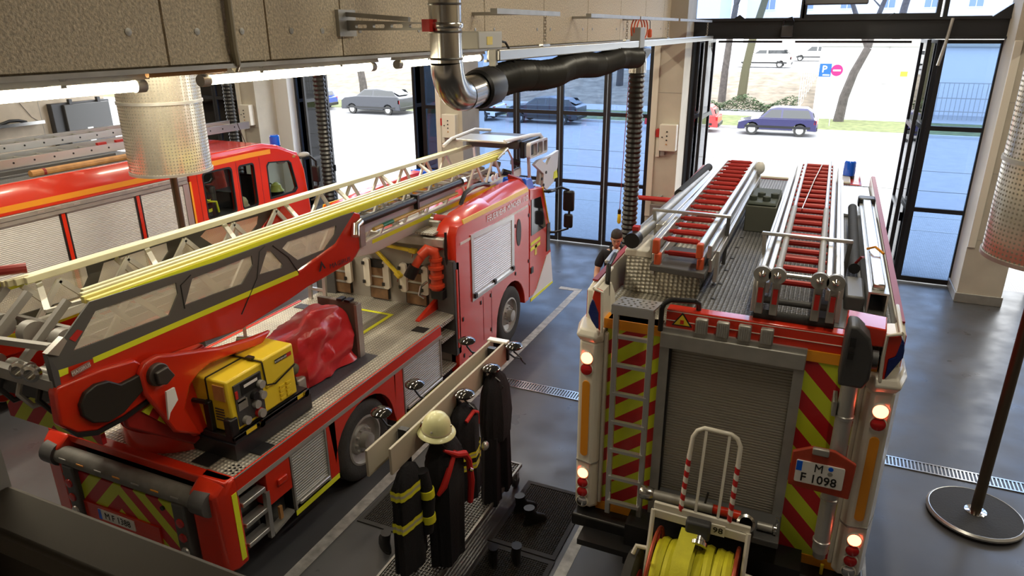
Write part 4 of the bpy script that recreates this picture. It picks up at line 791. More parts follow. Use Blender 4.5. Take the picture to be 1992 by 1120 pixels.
def lettered(x, s):
    lw = pr('letter_white', (.9, .9, .9), .25, coat=.6)
    for wd, y in (('FEUERWEHR', 9.72), ('MÜNCHEN', 10.42), ('/112', 10.88)):
        for i, ch in enumerate(wd):
            w_ = .078 if wd != '/112' else .06
            text(ch, .135, basis((x + .014*s, y + (i - (len(wd) - 1)/2)*w_, 2.46), (0, 1, 0), (0, 0, 1)), lw, TL, 'letter', .001, .86)
lettered(XR, 1)
text('112', .3, basis((-5.85, 12.47, 1.2), (-1, 0, 0), (0, 0, 1)), WHITE, TL, 'front_lettering', .001, 1)
MB().loft([[(x, 11.8, 2.46), (x, 11.87, 2.48), (x, 12.32, 1.55), (x, 12.27, 1.53)] for x in (XL + .2, XR - .2)]).build('windscreen', DARKG, TL)
for x in (-6.8, -4.9): MB().hexa([(x - .25, 11.1, 2.5), (x + .25, 11.1, 2.5), (x + .25, 11.5, 2.48), (x - .25, 11.5, 2.48), (x - .22, 11.12, 2.76), (x + .22, 11.12, 2.76), (x + .2, 11.45, 2.72), (x - .2, 11.45, 2.72)]).build('blue_light', BLUEL, TL, .02)
MB().loft([[(XR + .01, 11.07, 2.3), (XR + .01, 11.13, 2.3), (XR - .05, 11.13, 2.62), (XR - .05, 11.07, 2.62)], [(XR - .16, 11.07, 2.68), (XR - .16, 11.13, 2.68), (XR - .16, 11.13, 2.76), (XR - .16, 11.07, 2.76)], [(XR - .4, 11.07, 2.74), (XR - .4, 11.13, 2.74), (XR - .4, 11.13, 2.82), (XR - .4, 11.07, 2.82)]], True, True).build('roof_hoop', DRED, TL)
MB().tube([(-5.0, 9.3, 2.68), (-5.0, 9.45, 2.82), (-5.0, 9.75, 2.87), (-5.0, 10.1, 2.84), (-5.05, 10.4, 2.76)], .035, 8).build('roof_hose', BLACK, TL); MB().box(-6.3, -5.2, 8.9, 9.6, 2.36, 2.41).build('roof_step', PLATE, TL); MB().box(-5.18, -4.98, 8.6, 9.5, 2.40, 2.58).build('roof_box', ALUD, TL, .02)
# rear wall of the cab with lockers, red monitor, yellow couplings
RW = MB().box(XL + .14, XR - .14, 8.42, 8.5, ZD, 2.38).build('cab_rear_wall', pr('cab_wall_grey', (.33, .31, .27), .5), TL)
MB().box(XL + .14, XR - .14, 8.28, 8.46, 2.28, 2.42).build('rear_canopy', ALUD, RW, .02); MB().box(-5.2, XR - .3, 8.26, 9.0, 2.46, 2.49).build('canopy_deck', PLATE, RW)
for x0, x1 in ((-6.15, -5.8), (-5.5, -5.12), (-6.95, -6.5)):
    lk_ = MB().box(x0, x1, 8.395, 8.42, ZD + .03, 1.93).build('locker_opening', BLACK, RW); 
    for z0, z1 in ((1.31, 1.47), (1.5, 1.64), (1.67, 1.8)): MB().box(x0 + .02, x1 - .02, 8.38, 8.41, z0, z1).build('board', WOOD, lk_)
    for z in (1.48, 1.65): MB().box(x0, x1, 8.37, 8.4, z, z + .03).build('ledge', ALUD, lk_)
    for xs, s in ((x0, -1), (x1, 1)):
        pl = MB().prism(rrect(xs - .055, xs + .055, 1.5, 1.95, .04), 'y', 8.33, 8.38).build('flap', CREAM, lk_)
        for z in (1.55, 1.85): MB().box(xs - .07, xs - .03, 8.31, 8.34, z, z + .05).build('hinge', BLACK, pl)
def coupling_arm(p, q):
    o = MB().bar(p, q, .05, .05).build('yellow_arm', YELP, RW, .01); d = (Vector(q) - Vector(p)).normalized(); MB().bar(Vector(q) - d*.06, Vector(q) + d*.06, .1, .07).build('arm_head', YELP, o, .02); MB().cyl(Vector(q), Vector(q) + Vector((0, -.05, -.1)), .012, 6).build('arm_pin', STEEL, o)
coupling_arm((-5.85, 8.36, 2.2), (-5.3, 8.34, 2.17)); coupling_arm((-6.0, 8.36, 2.12), (-5.55, 8.3, 1.78))
mo = MB().tube([(-4.87, 8.25, 1.66), (-4.87, 8.25, 2.1), (-4.88, 8.22, 2.24), (-4.95, 8.15, 2.28), (-5.02, 8.08, 2.2)], [.085, .085, .08, .085, .07], 14).build('red_monitor', pr('monitor_red', (.6, .06, .02), .35, coat=.3), TL)
for z, r in ((1.72, .12), (1.86, .11), (2.0, .115), (2.12, .1)): MB().lathe([(r*.8, -.03), (r, -.02), (r, .02), (r*.8, .03)], (-4.87, 8.25, z), (0, 0, 1), 18).build('flange', bpy.data.materials['monitor_red'], mo)
MB().tube([(-5.0, 8.12, 2.22), (-5.06, 8.05, 2.1), (-5.12, 8.0, 1.98)], .06, 12).build('monitor_pipe', bpy.data.materials['monitor_red'], mo); MB().cyl((-5.08, 8.02, 2.06), (-5.15, 7.96, 1.9), .085, 16).build('nozzle', BLACK, mo); MB().tube([(-5.0, 8.2, 1.78), (-5.06, 8.12, 1.72), (-5.07, 8.08, 1.6), (-5.0, 8.1, 1.56)], .02, 8).build('hose_ring', STEEL, mo); MB().box(-4.95, -4.75, 8.2, 8.4, 1.52, 1.66).build('monitor_foot', BLACK, mo, .01)
MB().tube([(-4.72, 8.33, 2.0), (-4.72, 8.28, 2.2), (-4.72, 8.3, 2.52)], .02, 8).build('handrail', BLACK, TL); MB().cyl((-5.14, 8.72, 2.58), (-4.85, 8.72, 2.58), .07, 12).build('red_hose_fitting', REDM, TL); MB().lathe([(.05, 0), (.08, .01), (.08, .06), (.05, .07)], (-5.17, 8.72, 2.58), (1, 0, 0), 14).build('fitting_ring', STEEL, TL)
MB().prism([(7.86, ZD), (8.42, ZD), (8.42, ZD + .16), (7.86, ZD + .02)], 'x', -5.02, -4.96).build('red_kerb', RED, TL); MB().box(-4.94, -4.62, 7.9, 8.34, .98, 1.02).build('cab_step', PLATE, TL); MB().box(-4.94, -4.64, 7.9, 8.34, .45, .48).build('cab_step', PLATE, TL); MB().box(-4.98, -4.94, 7.86, 8.4, .4, ZD - .05).build('step_wall', ALUD, TL); MB().box(-4.95, -4.66, 8.36, 8.41, .4, ZD).build('step_wall', ALUD, TL)
# access ladder on the far left of the deck
for x in (-7.0, -6.72): MB().bar((x, 8.0, ZD), (x, 8.05, 2.05), .06, .04).build('ladder_post', ALU, TL)
for z in (1.45, 1.75, 2.02): MB().bar((-7.0, 8.02, z), (-6.72, 8.02, z), .04).build('ladder_rung', ALU, TL)
# low walls on the deck: brown-grey plate, red hose box, turret
pl = MB().box(-5.66, -5.06, 6.58, 6.64, ZD, 2.02).build('storage_board', pr('brown_grey_board', (.16, .12, .1), .5), TL, .01)
MB().box(-5.08, -5.04, 6.56, 6.66, ZD, 2.0).build('board_edge', ALUD, pl)
for x in (-5.3, -5.18): MB().box(x - .04, x + .04, 6.56, 6.66, 2.02, 2.05).build('catch', BLACK, pl)
tp = MB().cyl((-5.85, 4.55, ZD), (-5.85, 4.55, 1.5), .62, 40).build('turntable_ring', RED, TL)
MB().cyl((-5.85, 4.55, 1.5), (-5.85, 4.55, 1.56), .55, 40).build('turntable_bearing', BLKM, TL)
MB().loft([[(-6.5, 4.1, 1.5), (-5.2, 4.1, 1.5), (-5.2, 4.9, 1.5), (-6.5, 4.9, 1.5)], [(-6.35, 3.7, 2.2), (-5.35, 3.7, 2.2), (-5.35, 4.5, 2.3), (-6.35, 4.5, 2.3)]]).build('turret', RED, TL, .02)
for xo, xi in ((-5.2, -5.3), (-6.5, -6.4)):
    s = 1 if xo > -6 else -1
    rear = [(2.94,2.57),(2.92,2.29),(3.03,2.16),(3.19,2.09),(3.43,2.09),(3.76,2.14),(3.89,2.25),(3.65,2.54),(3.35,2.59),(2.98,2.61)]
    r_ = MB().prism(rear, 'x', min(xo, xi), max(xo, xi)).build('rear_arm', RED, TL, .02)
    MB().prism([(2.92,2.28),(3.02,2.13),(3.18,2.06),(3.45,2.06),(3.75,2.11),(3.76,2.14),(3.44,2.10),(3.19,2.10),(3.03,2.17)], 'x', min(xo - s*.02, xo + s*.012), max(xo - s*.02, xo + s*.012)).build('rubber_edge', BLACK, r_)
    MB().prism([(3.08,2.40),(3.14,2.48),(3.24,2.51),(3.35,2.49),(3.45,2.41),(3.56,2.41),(3.74,2.42),(3.73,2.30),(3.58,2.23),(3.42,2.15),(3.27,2.14),(3.15,2.20),(3.08,2.30)], 'x', min(xo, xo + s*.05), max(xo, xo + s*.05)).build('black_cover', pr('cover_black', (.022, .02, .016), .45) if 'cover_black' not in bpy.data.materials else bpy.data.materials['cover_black'], r_, .012)
    arm = MB().prism([(3.62,2.43),(3.69,2.51),(3.82,2.52),(4.00,2.46),(4.51,2.30),(4.91,2.23),(5.21,2.20),(5.04,2.10),(4.62,2.16),(4.36,2.19),(4.23,2.16),(4.10,2.09),(4.00,1.89),(4.13,1.52),(3.84,1.72),(3.73,1.99),(3.63,2.22)], 'x', min(xo + s*.0, xo + s*.07), max(xo + s*.0, xo + s*.07)).build('lifting_arm', RED, TL, .025)
    h0 = [(3.77,2.36)][0]
    MB().cyl((xo + s*.06, h0[0], h0[1]), (xo + s*.12, h0[0], h0[1]), .105, 24).build('pivot_cap', pr('cap_dark', (.045, .035, .03), .4) if 'cap_dark' not in bpy.data.materials else bpy.data.materials['cap_dark'], arm, .01)
    MB().prism([(h0[0] - .06, h0[1] + .05), (h0[0] + .06, h0[1] + .06), (h0[0] + .12, h0[1] - .05), (h0[0] + .02, h0[1] - .1), (h0[0] - .06, h0[1] - .06)], 'x', min(xo + s*.12, xo + s*.16), max(xo + s*.12, xo + s*.16)).build('pivot_lock', bpy.data.materials['cap_dark'], arm, .01)
    MB().prism([(3.46,2.11),(3.83,2.07),(3.99,1.88),(4.20,1.43),(4.11,1.40),(3.48,1.94)], 'x', min(xo - s*.04, xo - s*.1), max(xo - s*.04, xo - s*.1)).build('base_plinth', DRED, TL, .02)
    MB().prism([(3.63,2.03),(3.79,2.08),(3.88,1.95),(3.97,1.71),(3.88,1.73)], 'x', min(xo - s*.02, xo - s*.04), max(xo - s*.02, xo - s*.04)).build('chevron_plate', CHEVS, TL)
MB().box(-6.6, -5.35, 3.3, 3.34, 1.85, 2.25).build('chevron_plate', CHEV3, TL)
MB().box(-6.7, -5.4, 3.2, 3.3, 2.25, 2.33).build('rear_beam', REDM, TL)
MB().prism([(3.78,2.19),(3.87,2.19),(3.88,2.06),(3.78,1.98),(3.75,1.92)], 'x', -5.08, -5.06).build('glove', WHITE, TL)

# ---- the ladder set itself
LS = thing('ladder_set', 'telescopic ladder set with pale yellow top rails lying over the ladder truck', 'ladder', (-5.85, 7, 2.6))
CY = pr('pale_yellow_rail', (.74, .71, .46), .35, .1, var=.08, vscale=3); CY2 = pr('yellow_rail', (.82, .74, .22), .35, .05); LPAINT = pr('ladder_cream', (.7, .69, .63), .4, .15)
def zt(y): return 3.165 - .008*(y - 3.4)
for s, xc in ((1, -5.36), (-1, -6.34)):
    for i, (o, dz, y0, y1) in enumerate(((0, 0, 3.42, 11.3), (-.055, .018, 3.42, 11.7), (-.11, .03, 3.45, 12.0), (-.165, .04, 3.5, 12.1))):
        x = xc + s*(.06 + o*(1 if s > 0 else 1.25)); MB().hexa([(x - .024, y0, zt(y0) - .06 + dz), (x + .024, y0, zt(y0) - .06 + dz), (x + .024, y1, zt(y1) - .06 + dz), (x - .024, y1, zt(y1) - .06 + dz), (x - .02, y0, zt(y0) + dz), (x + .02, y0, zt(y0) + dz), (x + .02, y1, zt(y1) + dz), (x - .02, y1, zt(y1) + dz)]).build('top_rail', CY2 if s > 0 and i < 2 else CY, LS, .006)
    x = xc + s*.088; MB().hexa([(x - .004, 3.42, 3.06), (x + .004, 3.42, 3.06), (x + .004, 11.3, 3.03), (x - .004, 11.3, 3.03), (x - .004, 3.42, 3.15), (x + .004, 3.42, 3.15), (x + .004, 11.3, 3.1), (x - .004, 11.3, 3.1)]).build('yellow_face', YEL, LS)
    # lower chords (bright beam with lime strip in front, red box girder behind)
    x0, x1 = (xc + .02*s, xc + .1*s); a, b = min(x0, x1), max(x0, x1)
    lb_ = MB().prism([(7.06,2.61),(6.93,2.49),(7.32,2.43),(8.73,2.45),(11.18,2.48),(12.28,2.57),(12.28,2.72),(11.18,2.66),(7.29,2.65)], 'x', a, b).build('lower_beam', LPAINT, LS, .008)
    MB().prism([(7.31,2.62),(7.30,2.57),(11.14,2.55),(11.14,2.62)], 'x', a - .004, b + .004).build('lime_strip', YEL, lb_)
    rg = MB().prism([(3.04,2.74),(3.01,2.55),(4.91,2.31),(5.62,2.37),(5.98,2.42),(6.27,2.43),(6.84,2.47),(7.12,2.66),(7.07,3.03),(6.92,3.09),(6.53,2.76),(5.82,2.64),(4.37,2.63)], 'x', a - .015, b + .015).build('red_girder', RED, LS, .012)
    MB().prism([(3.32,2.70),(3.32,2.65),(5.83,2.61),(5.83,2.67)], 'x', a - .02, b + .02).build('lime_strip', YEL, rg); MB().prism([(3.03,2.72),(3.03,2.66),(3.10,2.66),(3.11,2.71)], 'x', a - .02, b + .02).build('lime_mark', YEL, rg)
    # lattice between the chords
    n = 12
    for i in range(n):
        y0 = 7.3 + i*.36; yy = (y0, y0 + .36); z0, z1 = (2.6, 3.08) if i % 2 == 0 else (3.08, 2.6)
        if y0 + .36 > 11.7: break
        MB().bar((xc, yy[0], z0 + .02), (xc, yy[1], z1), .03, .045).build('lattice_bar', LPAINT, LS)
    for i in range(5):
        for d in (0, 1):
            y0 = 3.5 + i*.72; MB().bar((xc - s*.03, y0 + d*.36, 2.65 if d == 0 else 3.05), (xc - s*.03, y0 + .36 + d*.36, 3.05 if d == 0 else 2.65), .03, .05).build('lattice_bar', LPAINT, LS)
# cross frames at the top (cream A-bars seen between the rails)
for i, y in enumerate((3.42, 4.55, 5.6, 6.65, 7.7, 8.8, 9.9)):
    MB().bar((-6.3, y + .25, 3.11), (-5.85, y, 2.98), .05, .03).build('cross_bar', LPAINT, LS); MB().bar((-5.85, y, 2.98), (-5.4, y + .25, 3.11), .05, .03).build('cross_bar', LPAINT, LS); MB().bar((-6.3, y, 2.85), (-5.4, y, 2.85), .04, .04).build('rung_bar', GREY, LS)
for i in range(26):
    y = 3.6 + i*.32; r = MB().cyl((-6.2, y, 2.72), (-5.5, y, 2.72), .022, 8).build('rung', GREY, LS) if i == 0 else piece(r0_, (0, i*.32, 0))
    if i == 0: r0_ = r
for j, (x, z) in enumerate(((-6.12, 2.8), (-5.98, 2.66), (-5.72, 2.66), (-5.58, 2.8))): MB().bar((x, 3.3, z), (x, 11.6, z - .02), .05, .07).build('inner_stile', GREY if j % 2 else LPAINT, LS)
for x in (-6.05, -5.65): MB().cyl((x, 3.6, 2.9), (x, 8.5, 2.9), .03, 8).build('ram', CHROME, LS)
m = MB()
for k in range(5): m.tube([(-5.9 + k*.04, 4 + k*.4, 2.88), (-5.88 + k*.05, 6.5, 2.84), (-5.95 + k*.06, 9.5, 2.88)], .014, 6)
m.build('cables', BLACK, LS)['kind'] = 'stuff'
# grey side panels with mesh windows
MESH = pr('expanded_mesh', (.85, .8, .66), .5, .1); t_ = MESH.node_tree; b0 = t_.nodes['Principled BSDF']; tcm = t_.nodes.new('ShaderNodeTexCoord'); spm = t_.nodes.new('ShaderNodeSeparateXYZ'); t_.links.new(tcm.outputs['Object'], spm.inputs[0])
u_ = mathn(t_, 'MULTIPLY', spm.outputs[1], 150); v_ = mathn(t_, 'MULTIPLY', spm.outputs[2], 260)
pm = mathn(t_, 'MULTIPLY', mathn(t_, 'SINE', mathn(t_, 'ADD', u_, v_)), mathn(t_, 'SINE', mathn(t_, 'SUBTRACT', u_, v_)))
al = mathn(t_, 'LESS_THAN', mathn(t_, 'ABSOLUTE', pm), .5); t_.links.new(al, b0.inputs['Alpha'])
GP = pr('panel_grey', (.105, .105, .095), .45)
outl = [(2.97,2.88),(3.02,2.72),(3.32,2.69),(4.37,2.66),(5.82,2.67),(6.52,2.79),(6.96,3.08),(6.70,3.09),(4.71,3.10),(3.40,3.16),(3.14,2.96)]
wins = [[(3.18,2.82),(3.43,3.07),(4.23,3.05),(4.23,2.94),(4.10,2.78)], [(4.28,2.81),(4.41,3.03),(5.18,3.03),(5.18,2.93),(5.00,2.78),(4.31,2.81)], [(5.25,2.80),(5.40,3.02),(5.46,3.00),(5.61,2.80),(5.58,2.77)], [(5.63,2.98),(5.72,3.03),(6.58,3.00),(6.54,2.90),(6.32,2.77),(5.85,2.78)]]
for s, xa in ((1, -5.25), (-1, -6.45)):
    g = MB().plate(outl, wins, 'x', xa - .008, xa + .008).build('side_panel', GP, LS)
    for w_ in wins: MB().prism(w_, 'x', xa - .012, xa - .009).build('mesh_insert', MESH, g)
    for p in ([(4.27,2.78),(4.27,3.01),(4.40,3.07)], [(4.93,2.47),(5.21,2.78),(5.29,3.04),(5.38,3.08)], [(5.84,2.63),(5.70,2.86),(5.49,3.05)]): MB().tube([(xa + s*.01, y, z) for y, z in p], .006, 5).build('seam_cord', BLACK, g)
    MB().prism([(2.97,2.88),(3.02,2.72),(3.01,2.55),(2.97,2.58)], 'x', xa - .03, xa + .03).build('end_plate', ANTH, g)
    MB().prism([(2.97,2.89),(3.05,2.84),(3.14,2.93),(3.12,2.97)], 'x', xa - .03, xa + .03).build('bright_end', ALU, g); MB().prism([(3.17,2.93),(3.25,2.98),(3.29,2.95),(3.21,2.89)], 'x', xa - .012, xa + .014).build('red_reflector', REDM, g)
    for a in ([(3.19,2.82),(3.39,3.06)], [(3.58,3.07),(3.78,2.81)], [(4.52,3.05),(4.71,2.79)], [(6.07,2.75),(6.17,3.00)]): MB().bar((xa - s*.05, a[0][0], a[0][1]), (xa - s*.05, a[1][0], a[1][1]), .03, .045).build('inner_brace', LPAINT, g)
# maker's name on the red arm, small warning plates
mg = [(6.55,2.54)][0]
def slant(x, c, d): return basis((x, c[0], c[1]), (0, 1, d), (0, 0, 1))
text('MAGIRUS', .085, slant(-5.212, mg, -0.056), BLACK, LS, 'maker_name', .001, 1.15)
q_ = [(6.23,2.59)][0]; MB().prism([(q_[0] - .07, q_[1] - .05), (q_[0] - .01, q_[1] + .07), (q_[0] + .06, q_[1] - .04), (q_[0] + .03, q_[1] - .035), (q_[0] - .005, q_[1] + .03), (q_[0] - .035, q_[1] - .045)], 'x', -5.225, -5.222).build('maker_mark', BLACK, LS)
for px in ([(3.19,2.66)][0], [(3.36,2.53)][0]): 
    wpl = MB().hexa([(-5.226, px[0] - .08, px[1] - .03), (-5.214, px[0] - .08, px[1] - .03), (-5.214, px[0] + .08, px[1] - .015), (-5.226, px[0] + .08, px[1] - .015), (-5.226, px[0] - .08, px[1] + .015), (-5.214, px[0] - .08, px[1] + .015), (-5.214, px[0] + .08, px[1] + .03), (-5.226, px[0] + .08, px[1] + .03)]).build('name_plate', pr('plate_grey', (.35, .2, .17), .5) if 'plate_grey' not in bpy.data.materials else bpy.data.materials['plate_grey'], LS)
    text('MAGIRUS', .04, slant(-5.212, px, .09), WHITE, wpl, 'plate_lettering', .0005, 1)
# rear end machinery
for x in (-6.4, -6.1, -5.6, -5.3): MB().bar((x, 3.0, 2.75), (x, 3.45, 3.1), .05, .06).build('end_strut', GREY, LS)
for x in (-6.25, -5.85, -5.45):
    MB().cyl((x - .05, 3.25, 2.85), (x + .05, 3.25, 2.85), .1, 18).build('pulley', GREY, LS); MB().cyl((x - .12, 3.1, 2.6), (x + .12, 3.1, 2.6), .06, 14).build('sheave', ALUD, LS)
MB().bar((-6.5, 3.0, 2.6), (-5.25, 3.0, 2.6), .08, .1).build('end_beam', GREY, LS); MB().bar((-6.5, 2.95, 2.85), (-5.3, 3.05, 2.9), .05, .05).build('end_beam', GREY, LS)
for x in (-5.4, -5.55): MB().lathe([(.05, 0), (.07, .02), (.07, .06), (.045, .07), (.045, .02)], (x, 2.95, 2.72), (.5, -1, 0), 18).build('end_eye', STEEL, LS)
MB().bar((-6.5, 3.1, 2.4), (-5.3, 3.15, 2.42), .12, .14).build('counter_beam', ANTH, LS); MB().tube([(-6.5, 3.3, 3.2), (-6.42, 3.4, 3.26), (-6.3, 3.6, 3.25)], .045, 10).build('red_cap', DRED, LS)
for i, x in enumerate((-6.35, -6.1, -5.85, -5.6)): MB().tube([(x, 3.1, 2.55), (x + .05, 3.0, 2.4), (x + .12, 3.05, 2.28), (x + .2, 3.2, 2.3)], .025, 8).build('hydraulic_hose', BLACK if i % 2 else ALUD, LS)
# black hose and yellow pole carried on the near side
MB().cyl((-5.24, 7.05, 2.93), (-5.24, 9.75, 2.92), .055, 16).build('side_hose', BLACK, LS); MB().tube([(-5.24, 7.05, 2.93), (-5.22, 6.92, 2.91), (-5.18, 6.85, 2.8)], .055, 14).build('hose_elbow', STEEL, LS); MB().cyl((-5.24, 9.75, 2.92), (-5.24, 9.85, 2.92), .075, 14).build('hose_coupling', STEEL, LS)
MB().box(-5.27, -5.25, 7.15, 9.6, 2.76, 2.87).build('pale_panel', pr('pale_lilac', (.6, .6, .66), .4), LS)
yp = MB().cyl((-5.22, 7.3, 2.77), (-5.22, 9.6, 2.77), .025, 10).build('yellow_pole', pr('pole_yellow', (.75, .52, .1), .4), LS); MB().cyl((-5.22, 7.5, 2.77), (-5.22, 7.75, 2.77), .028, 10).build('green_sleeve', pr('green', (.02, .25, .13), .4), yp)
MB().box(-5.3, -5.22, 7.0, 7.12, 2.6, 2.95).build('hose_bracket', ALUD, LS, .01)
for y in (8.35,): MB().box(-5.3, -5.18, y, y + .05, 2.8, 3.0).build('hose_clip', BLACK, LS)
for y in (7.5, 8.1, 8.7, 9.3): MB().bar((-5.28, y, 2.62), (-5.28, y + .15, 2.78), .03, .03).build('lattice_bar', LPAINT, LS)
# rescue cage at the tip
RC = thing('rescue_cage', 'white folded rescue cage at the tip of the telescopic ladder', 'cage', (-5.6, 12.4, 2.4))
cg = pr('cage_white', (.76, .76, .76), .35, .1)
MB().hexa([(-6.3, 11.6, 3.26), (-5.25, 11.6, 3.26), (-5.2, 12.2, 3.28), (-6.3, 12.2, 3.28), (-6.3, 11.6, 3.3), (-5.25, 11.6, 3.3), (-5.2, 12.2, 3.32), (-6.3, 12.2, 3.32)]).build('top_plate', ALU, RC, .01)
MB().tube([(-6.4, 11.3, 3.2), (-6.38, 11.6, 3.3), (-6.35, 12.5, 3.36), (-6.2, 12.9, 3.3)], .03, 8).build('top_rail', cg, RC); MB().tube([(-5.3, 11.6, 3.3), (-5.1, 12.3, 3.33), (-5.05, 12.7, 3.3), (-5.1, 12.95, 3.2)], .035, 8).build('top_rail', cg, RC)
fw = MB().plate(rrect(12.05, 12.95, 2.93, 3.22, .06), [shrink(rrect(12.05, 12.45, 2.93, 3.22, .05), .78), shrink(rrect(12.4, 12.72, 2.93, 3.22, .05), .78), shrink(rrect(12.7, 12.95, 2.93, 3.22, .05), .7)], 'x', -5.06, -4.98).build('side_guard', cg, RC)
MB().box(-5.2, -5.1, 12.05, 12.95, 2.93, 3.24).build('guard_back', BLACK, RC, .02); MB().box(-6.3, -5.2, 12.0, 12.95, 3.1, 3.26).build('cage_core', ANTH, RC, .03)
MB().plate([(12.27,2.79),(12.48,2.84),(13.20,2.84),(13.58,2.87),(13.54,2.53),(13.34,2.27),(12.93,2.18),(12.73,2.29),(12.76,2.53)], [[(12.67,2.80),(13.14,2.81),(12.92,2.68)]], 'x', -5.04, -4.98).build('side_plate', cg, RC)
MB().prism([(12.64,2.65),(12.92,2.58),(12.93,2.25),(12.59,2.35)], 'x', -5.08, -5.02).build('hinge_plate', pr('cage_tan', (.4, .36, .3), .5), RC)
for p in [(12.87,2.54),(12.65,2.45),(12.74,2.31)]: MB().cyl((-4.985, p[0], p[1]), (-4.965, p[0], p[1]), .03, 10).build('hole', BLACK, RC)
MB().prism([(13.33,2.47),(13.48,2.48),(13.52,2.32),(13.28,2.33)], 'x', -5.02, -4.97).build('lime_tag', YEL, RC)
for x in (-6.3, -5.15): MB().bar((x, 12.35, 3.1), (x, 12.45, 2.3), .05).build('post', cg, RC)
MB().box(-6.3, -5.2, 12.3, 12.9, 2.3, 2.36).build('cage_floor', ALUD, RC)
for x, y, z in ((-5.3, 11.9, 2.9), (-5.35, 11.6, 2.75), (-5.5, 11.9, 2.65), (-5.8, 12.1, 2.8), (-6.1, 12, 2.7)): MB().cyl((x, y, z), (x + .12, y + .1, z - .05), .06, 12).build('fitting', BLACK if x > -5.4 else ALUD, RC)
MB().tube([(-5.25, 11.2, 3.05), (-5.2, 11.5, 3.2), (-5.15, 11.6, 3.0), (-5.18, 11.7, 2.7), (-5.22, 11.6, 2.6)], .02, 8).build('lead', ALU, RC); MB().lathe([(.05, 0), (.06, .02), (.02, .03)], (-5.22, 10.9, 2.78), (1, 0, 0), 14).build('white_disc', WHITE, RC); MB().lathe([(.05, 0), (.06, .02), (.02, .03)], (-5.22, 11.05, 2.78), (1, 0, 0), 14).build('white_disc', WHITE, RC)
MB().tube([(-5.3, 11.8, 2.72)] + [(-5.28 + .02*(i % 2), 11.85 + i*.05, 2.72 + .01*(i % 2)) for i in range(8)], .016, 6).build('chain', STEEL, RC)

# ---- generator, covered pump and can on the deck
G = thing('generator', 'yellow power generator on a black skid on the ladder truck deck', 'generator', (-5.3, 4.9, ZD))
GX, GL = -5.05, -5.58
MB().box(GL - .03, GX + .04, 4.4, 5.5, ZD + .01, ZD + .09).build('skid', BLKM, G, .01)
MB().hexa([(GL, 4.45, ZD + .1), (GX, 4.45, ZD + .1), (GX, 5.36, ZD + .1), (GL, 5.36, ZD + .1), (GL, 4.45, 1.93), (GX - .02, 4.45, 1.93), (GX - .02, 5.36, 1.93), (GL, 5.36, 1.93)]).build('housing', YELP, G, .02)
MB().hexa([(GL + .0, 4.92, 1.9), (GX + .006, 4.92, 1.62), (GX + .006, 5.37, 1.72), (GL, 5.37, 1.9), (GL, 4.92, 1.96), (GX, 4.92, 1.96), (GX, 5.37, 1.96), (GL, 5.37, 1.96)]).build('hood', YELP, G, .02)
for p, q in (((GL, 4.91, 1.945), (GX, 4.91, 1.945)), ((GX + .004, 4.91, 1.94), (GX + .004, 4.93, 1.68)), ((GX + .004, 4.93, 1.68), (GX + .008, 5.05, 1.64)), ((GX + .008, 5.05, 1.64), (GX + .008, 5.36, 1.72)), ((-5.32, 4.45, 1.935), (-5.32, 4.92, 1.935)), ((-5.32, 4.446, 1.93), (-5.32, 4.446, 1.7))): MB().bar(p, q, .012).build('seal', BLACK, G)
for x in (-5.45, -5.2): MB().box(x - .04, x + .04, 4.89, 4.94, 1.955, 1.975).build('latch', BLACK, G)
pn = MB().box(GX - .03, GX + .002, 4.52, 4.88, 1.42, 1.86).build('socket_panel', DGREY, G)
MB().box(GX + .002, GX + .005, 4.6, 4.86, 1.72, 1.85).build('display', BLACK, pn); MB().box(GX + .005, GX + .007, 4.64, 4.82, 1.79, 1.82).build('display_strip', WHITE, pn); MB().box(GX + .002, GX + .006, 4.54, 4.66, 1.58, 1.68).build('meter', ALUD, pn); MB().box(GX + .002, GX + .006, 4.54, 4.64, 1.66, 1.7).build('meter_label', ALU, pn)
for y, z, mm in ((4.74, 1.66, BLACK), (4.84, 1.74, GREY), (4.84, 1.62, GREY), (4.75, 1.56, GREY), (4.6, 1.46, GREY)): MB().cyl((GX, y, z), (GX + .05, y, z), .042, 16).build('socket', mm, pn)
MB().cyl((GX, 4.78, 1.45), (GX + .035, 4.78, 1.45), .05, 16).build('socket_red', REDM, pn); MB().cyl((GX + .035, 4.78, 1.45), (GX + .07, 4.78, 1.45), .045, 16).build('socket_cover', GREY, pn); MB().box(GX + .002, GX + .012, 4.52, 4.55, 1.72, 1.8).build('switch', REDM, pn)
nm = MB().box(GX + .006, GX + .012, 5.08, 5.32, 1.85, 1.89).build('name_strip', BLACK, G); MB().box(GX + .0125, GX + .013, 5.25, 5.32, 1.85, 1.89).build('red_strip', REDM, nm)
text('ROSENBAUER', .03, basis((GX + .013, 5.165, 1.868), (0, 1, 0), (0, 0, 1)), WHITE, nm, 'lettering', .0005, .95)
for i in range(4):
    for y in (5.1, 5.2): MB().box(GX + .002, GX + .012, y, y + .07, 1.42 + i*.045, 1.445 + i*.045).build('louvre', YELP, G)
for i in range(5): MB().box(-5.25, -5.14, 4.44, 4.448, 1.5 + i*.03, 1.51 + i*.03).build('vent_slit', DGREY, G)
MB().box(-5.24, -5.1, 4.44, 4.452, 1.72, 1.88).build('filler_recess', TIMBER, G)
MB().tube([(GL - .02, 4.4, ZD + .1), (GL - .02, 4.4, 1.68), (-5.3, 4.4, 1.7)], .025, 8).build('carry_handle', BLACK, G); MB().box(-5.36, -5.28, 4.4, 4.46, ZD + .1, 1.7).build('frame_post', BLACK, G, .01); MB().box(GX - .08, GX + .02, 4.4, 4.5, ZD + .06, 1.55).build('corner_guard', BLACK, G, .015); MB().box(GX + .0, GX + .04, 4.4, 5.5, 1.32, 1.37).build('skid_rail', BLACK, G, .01)
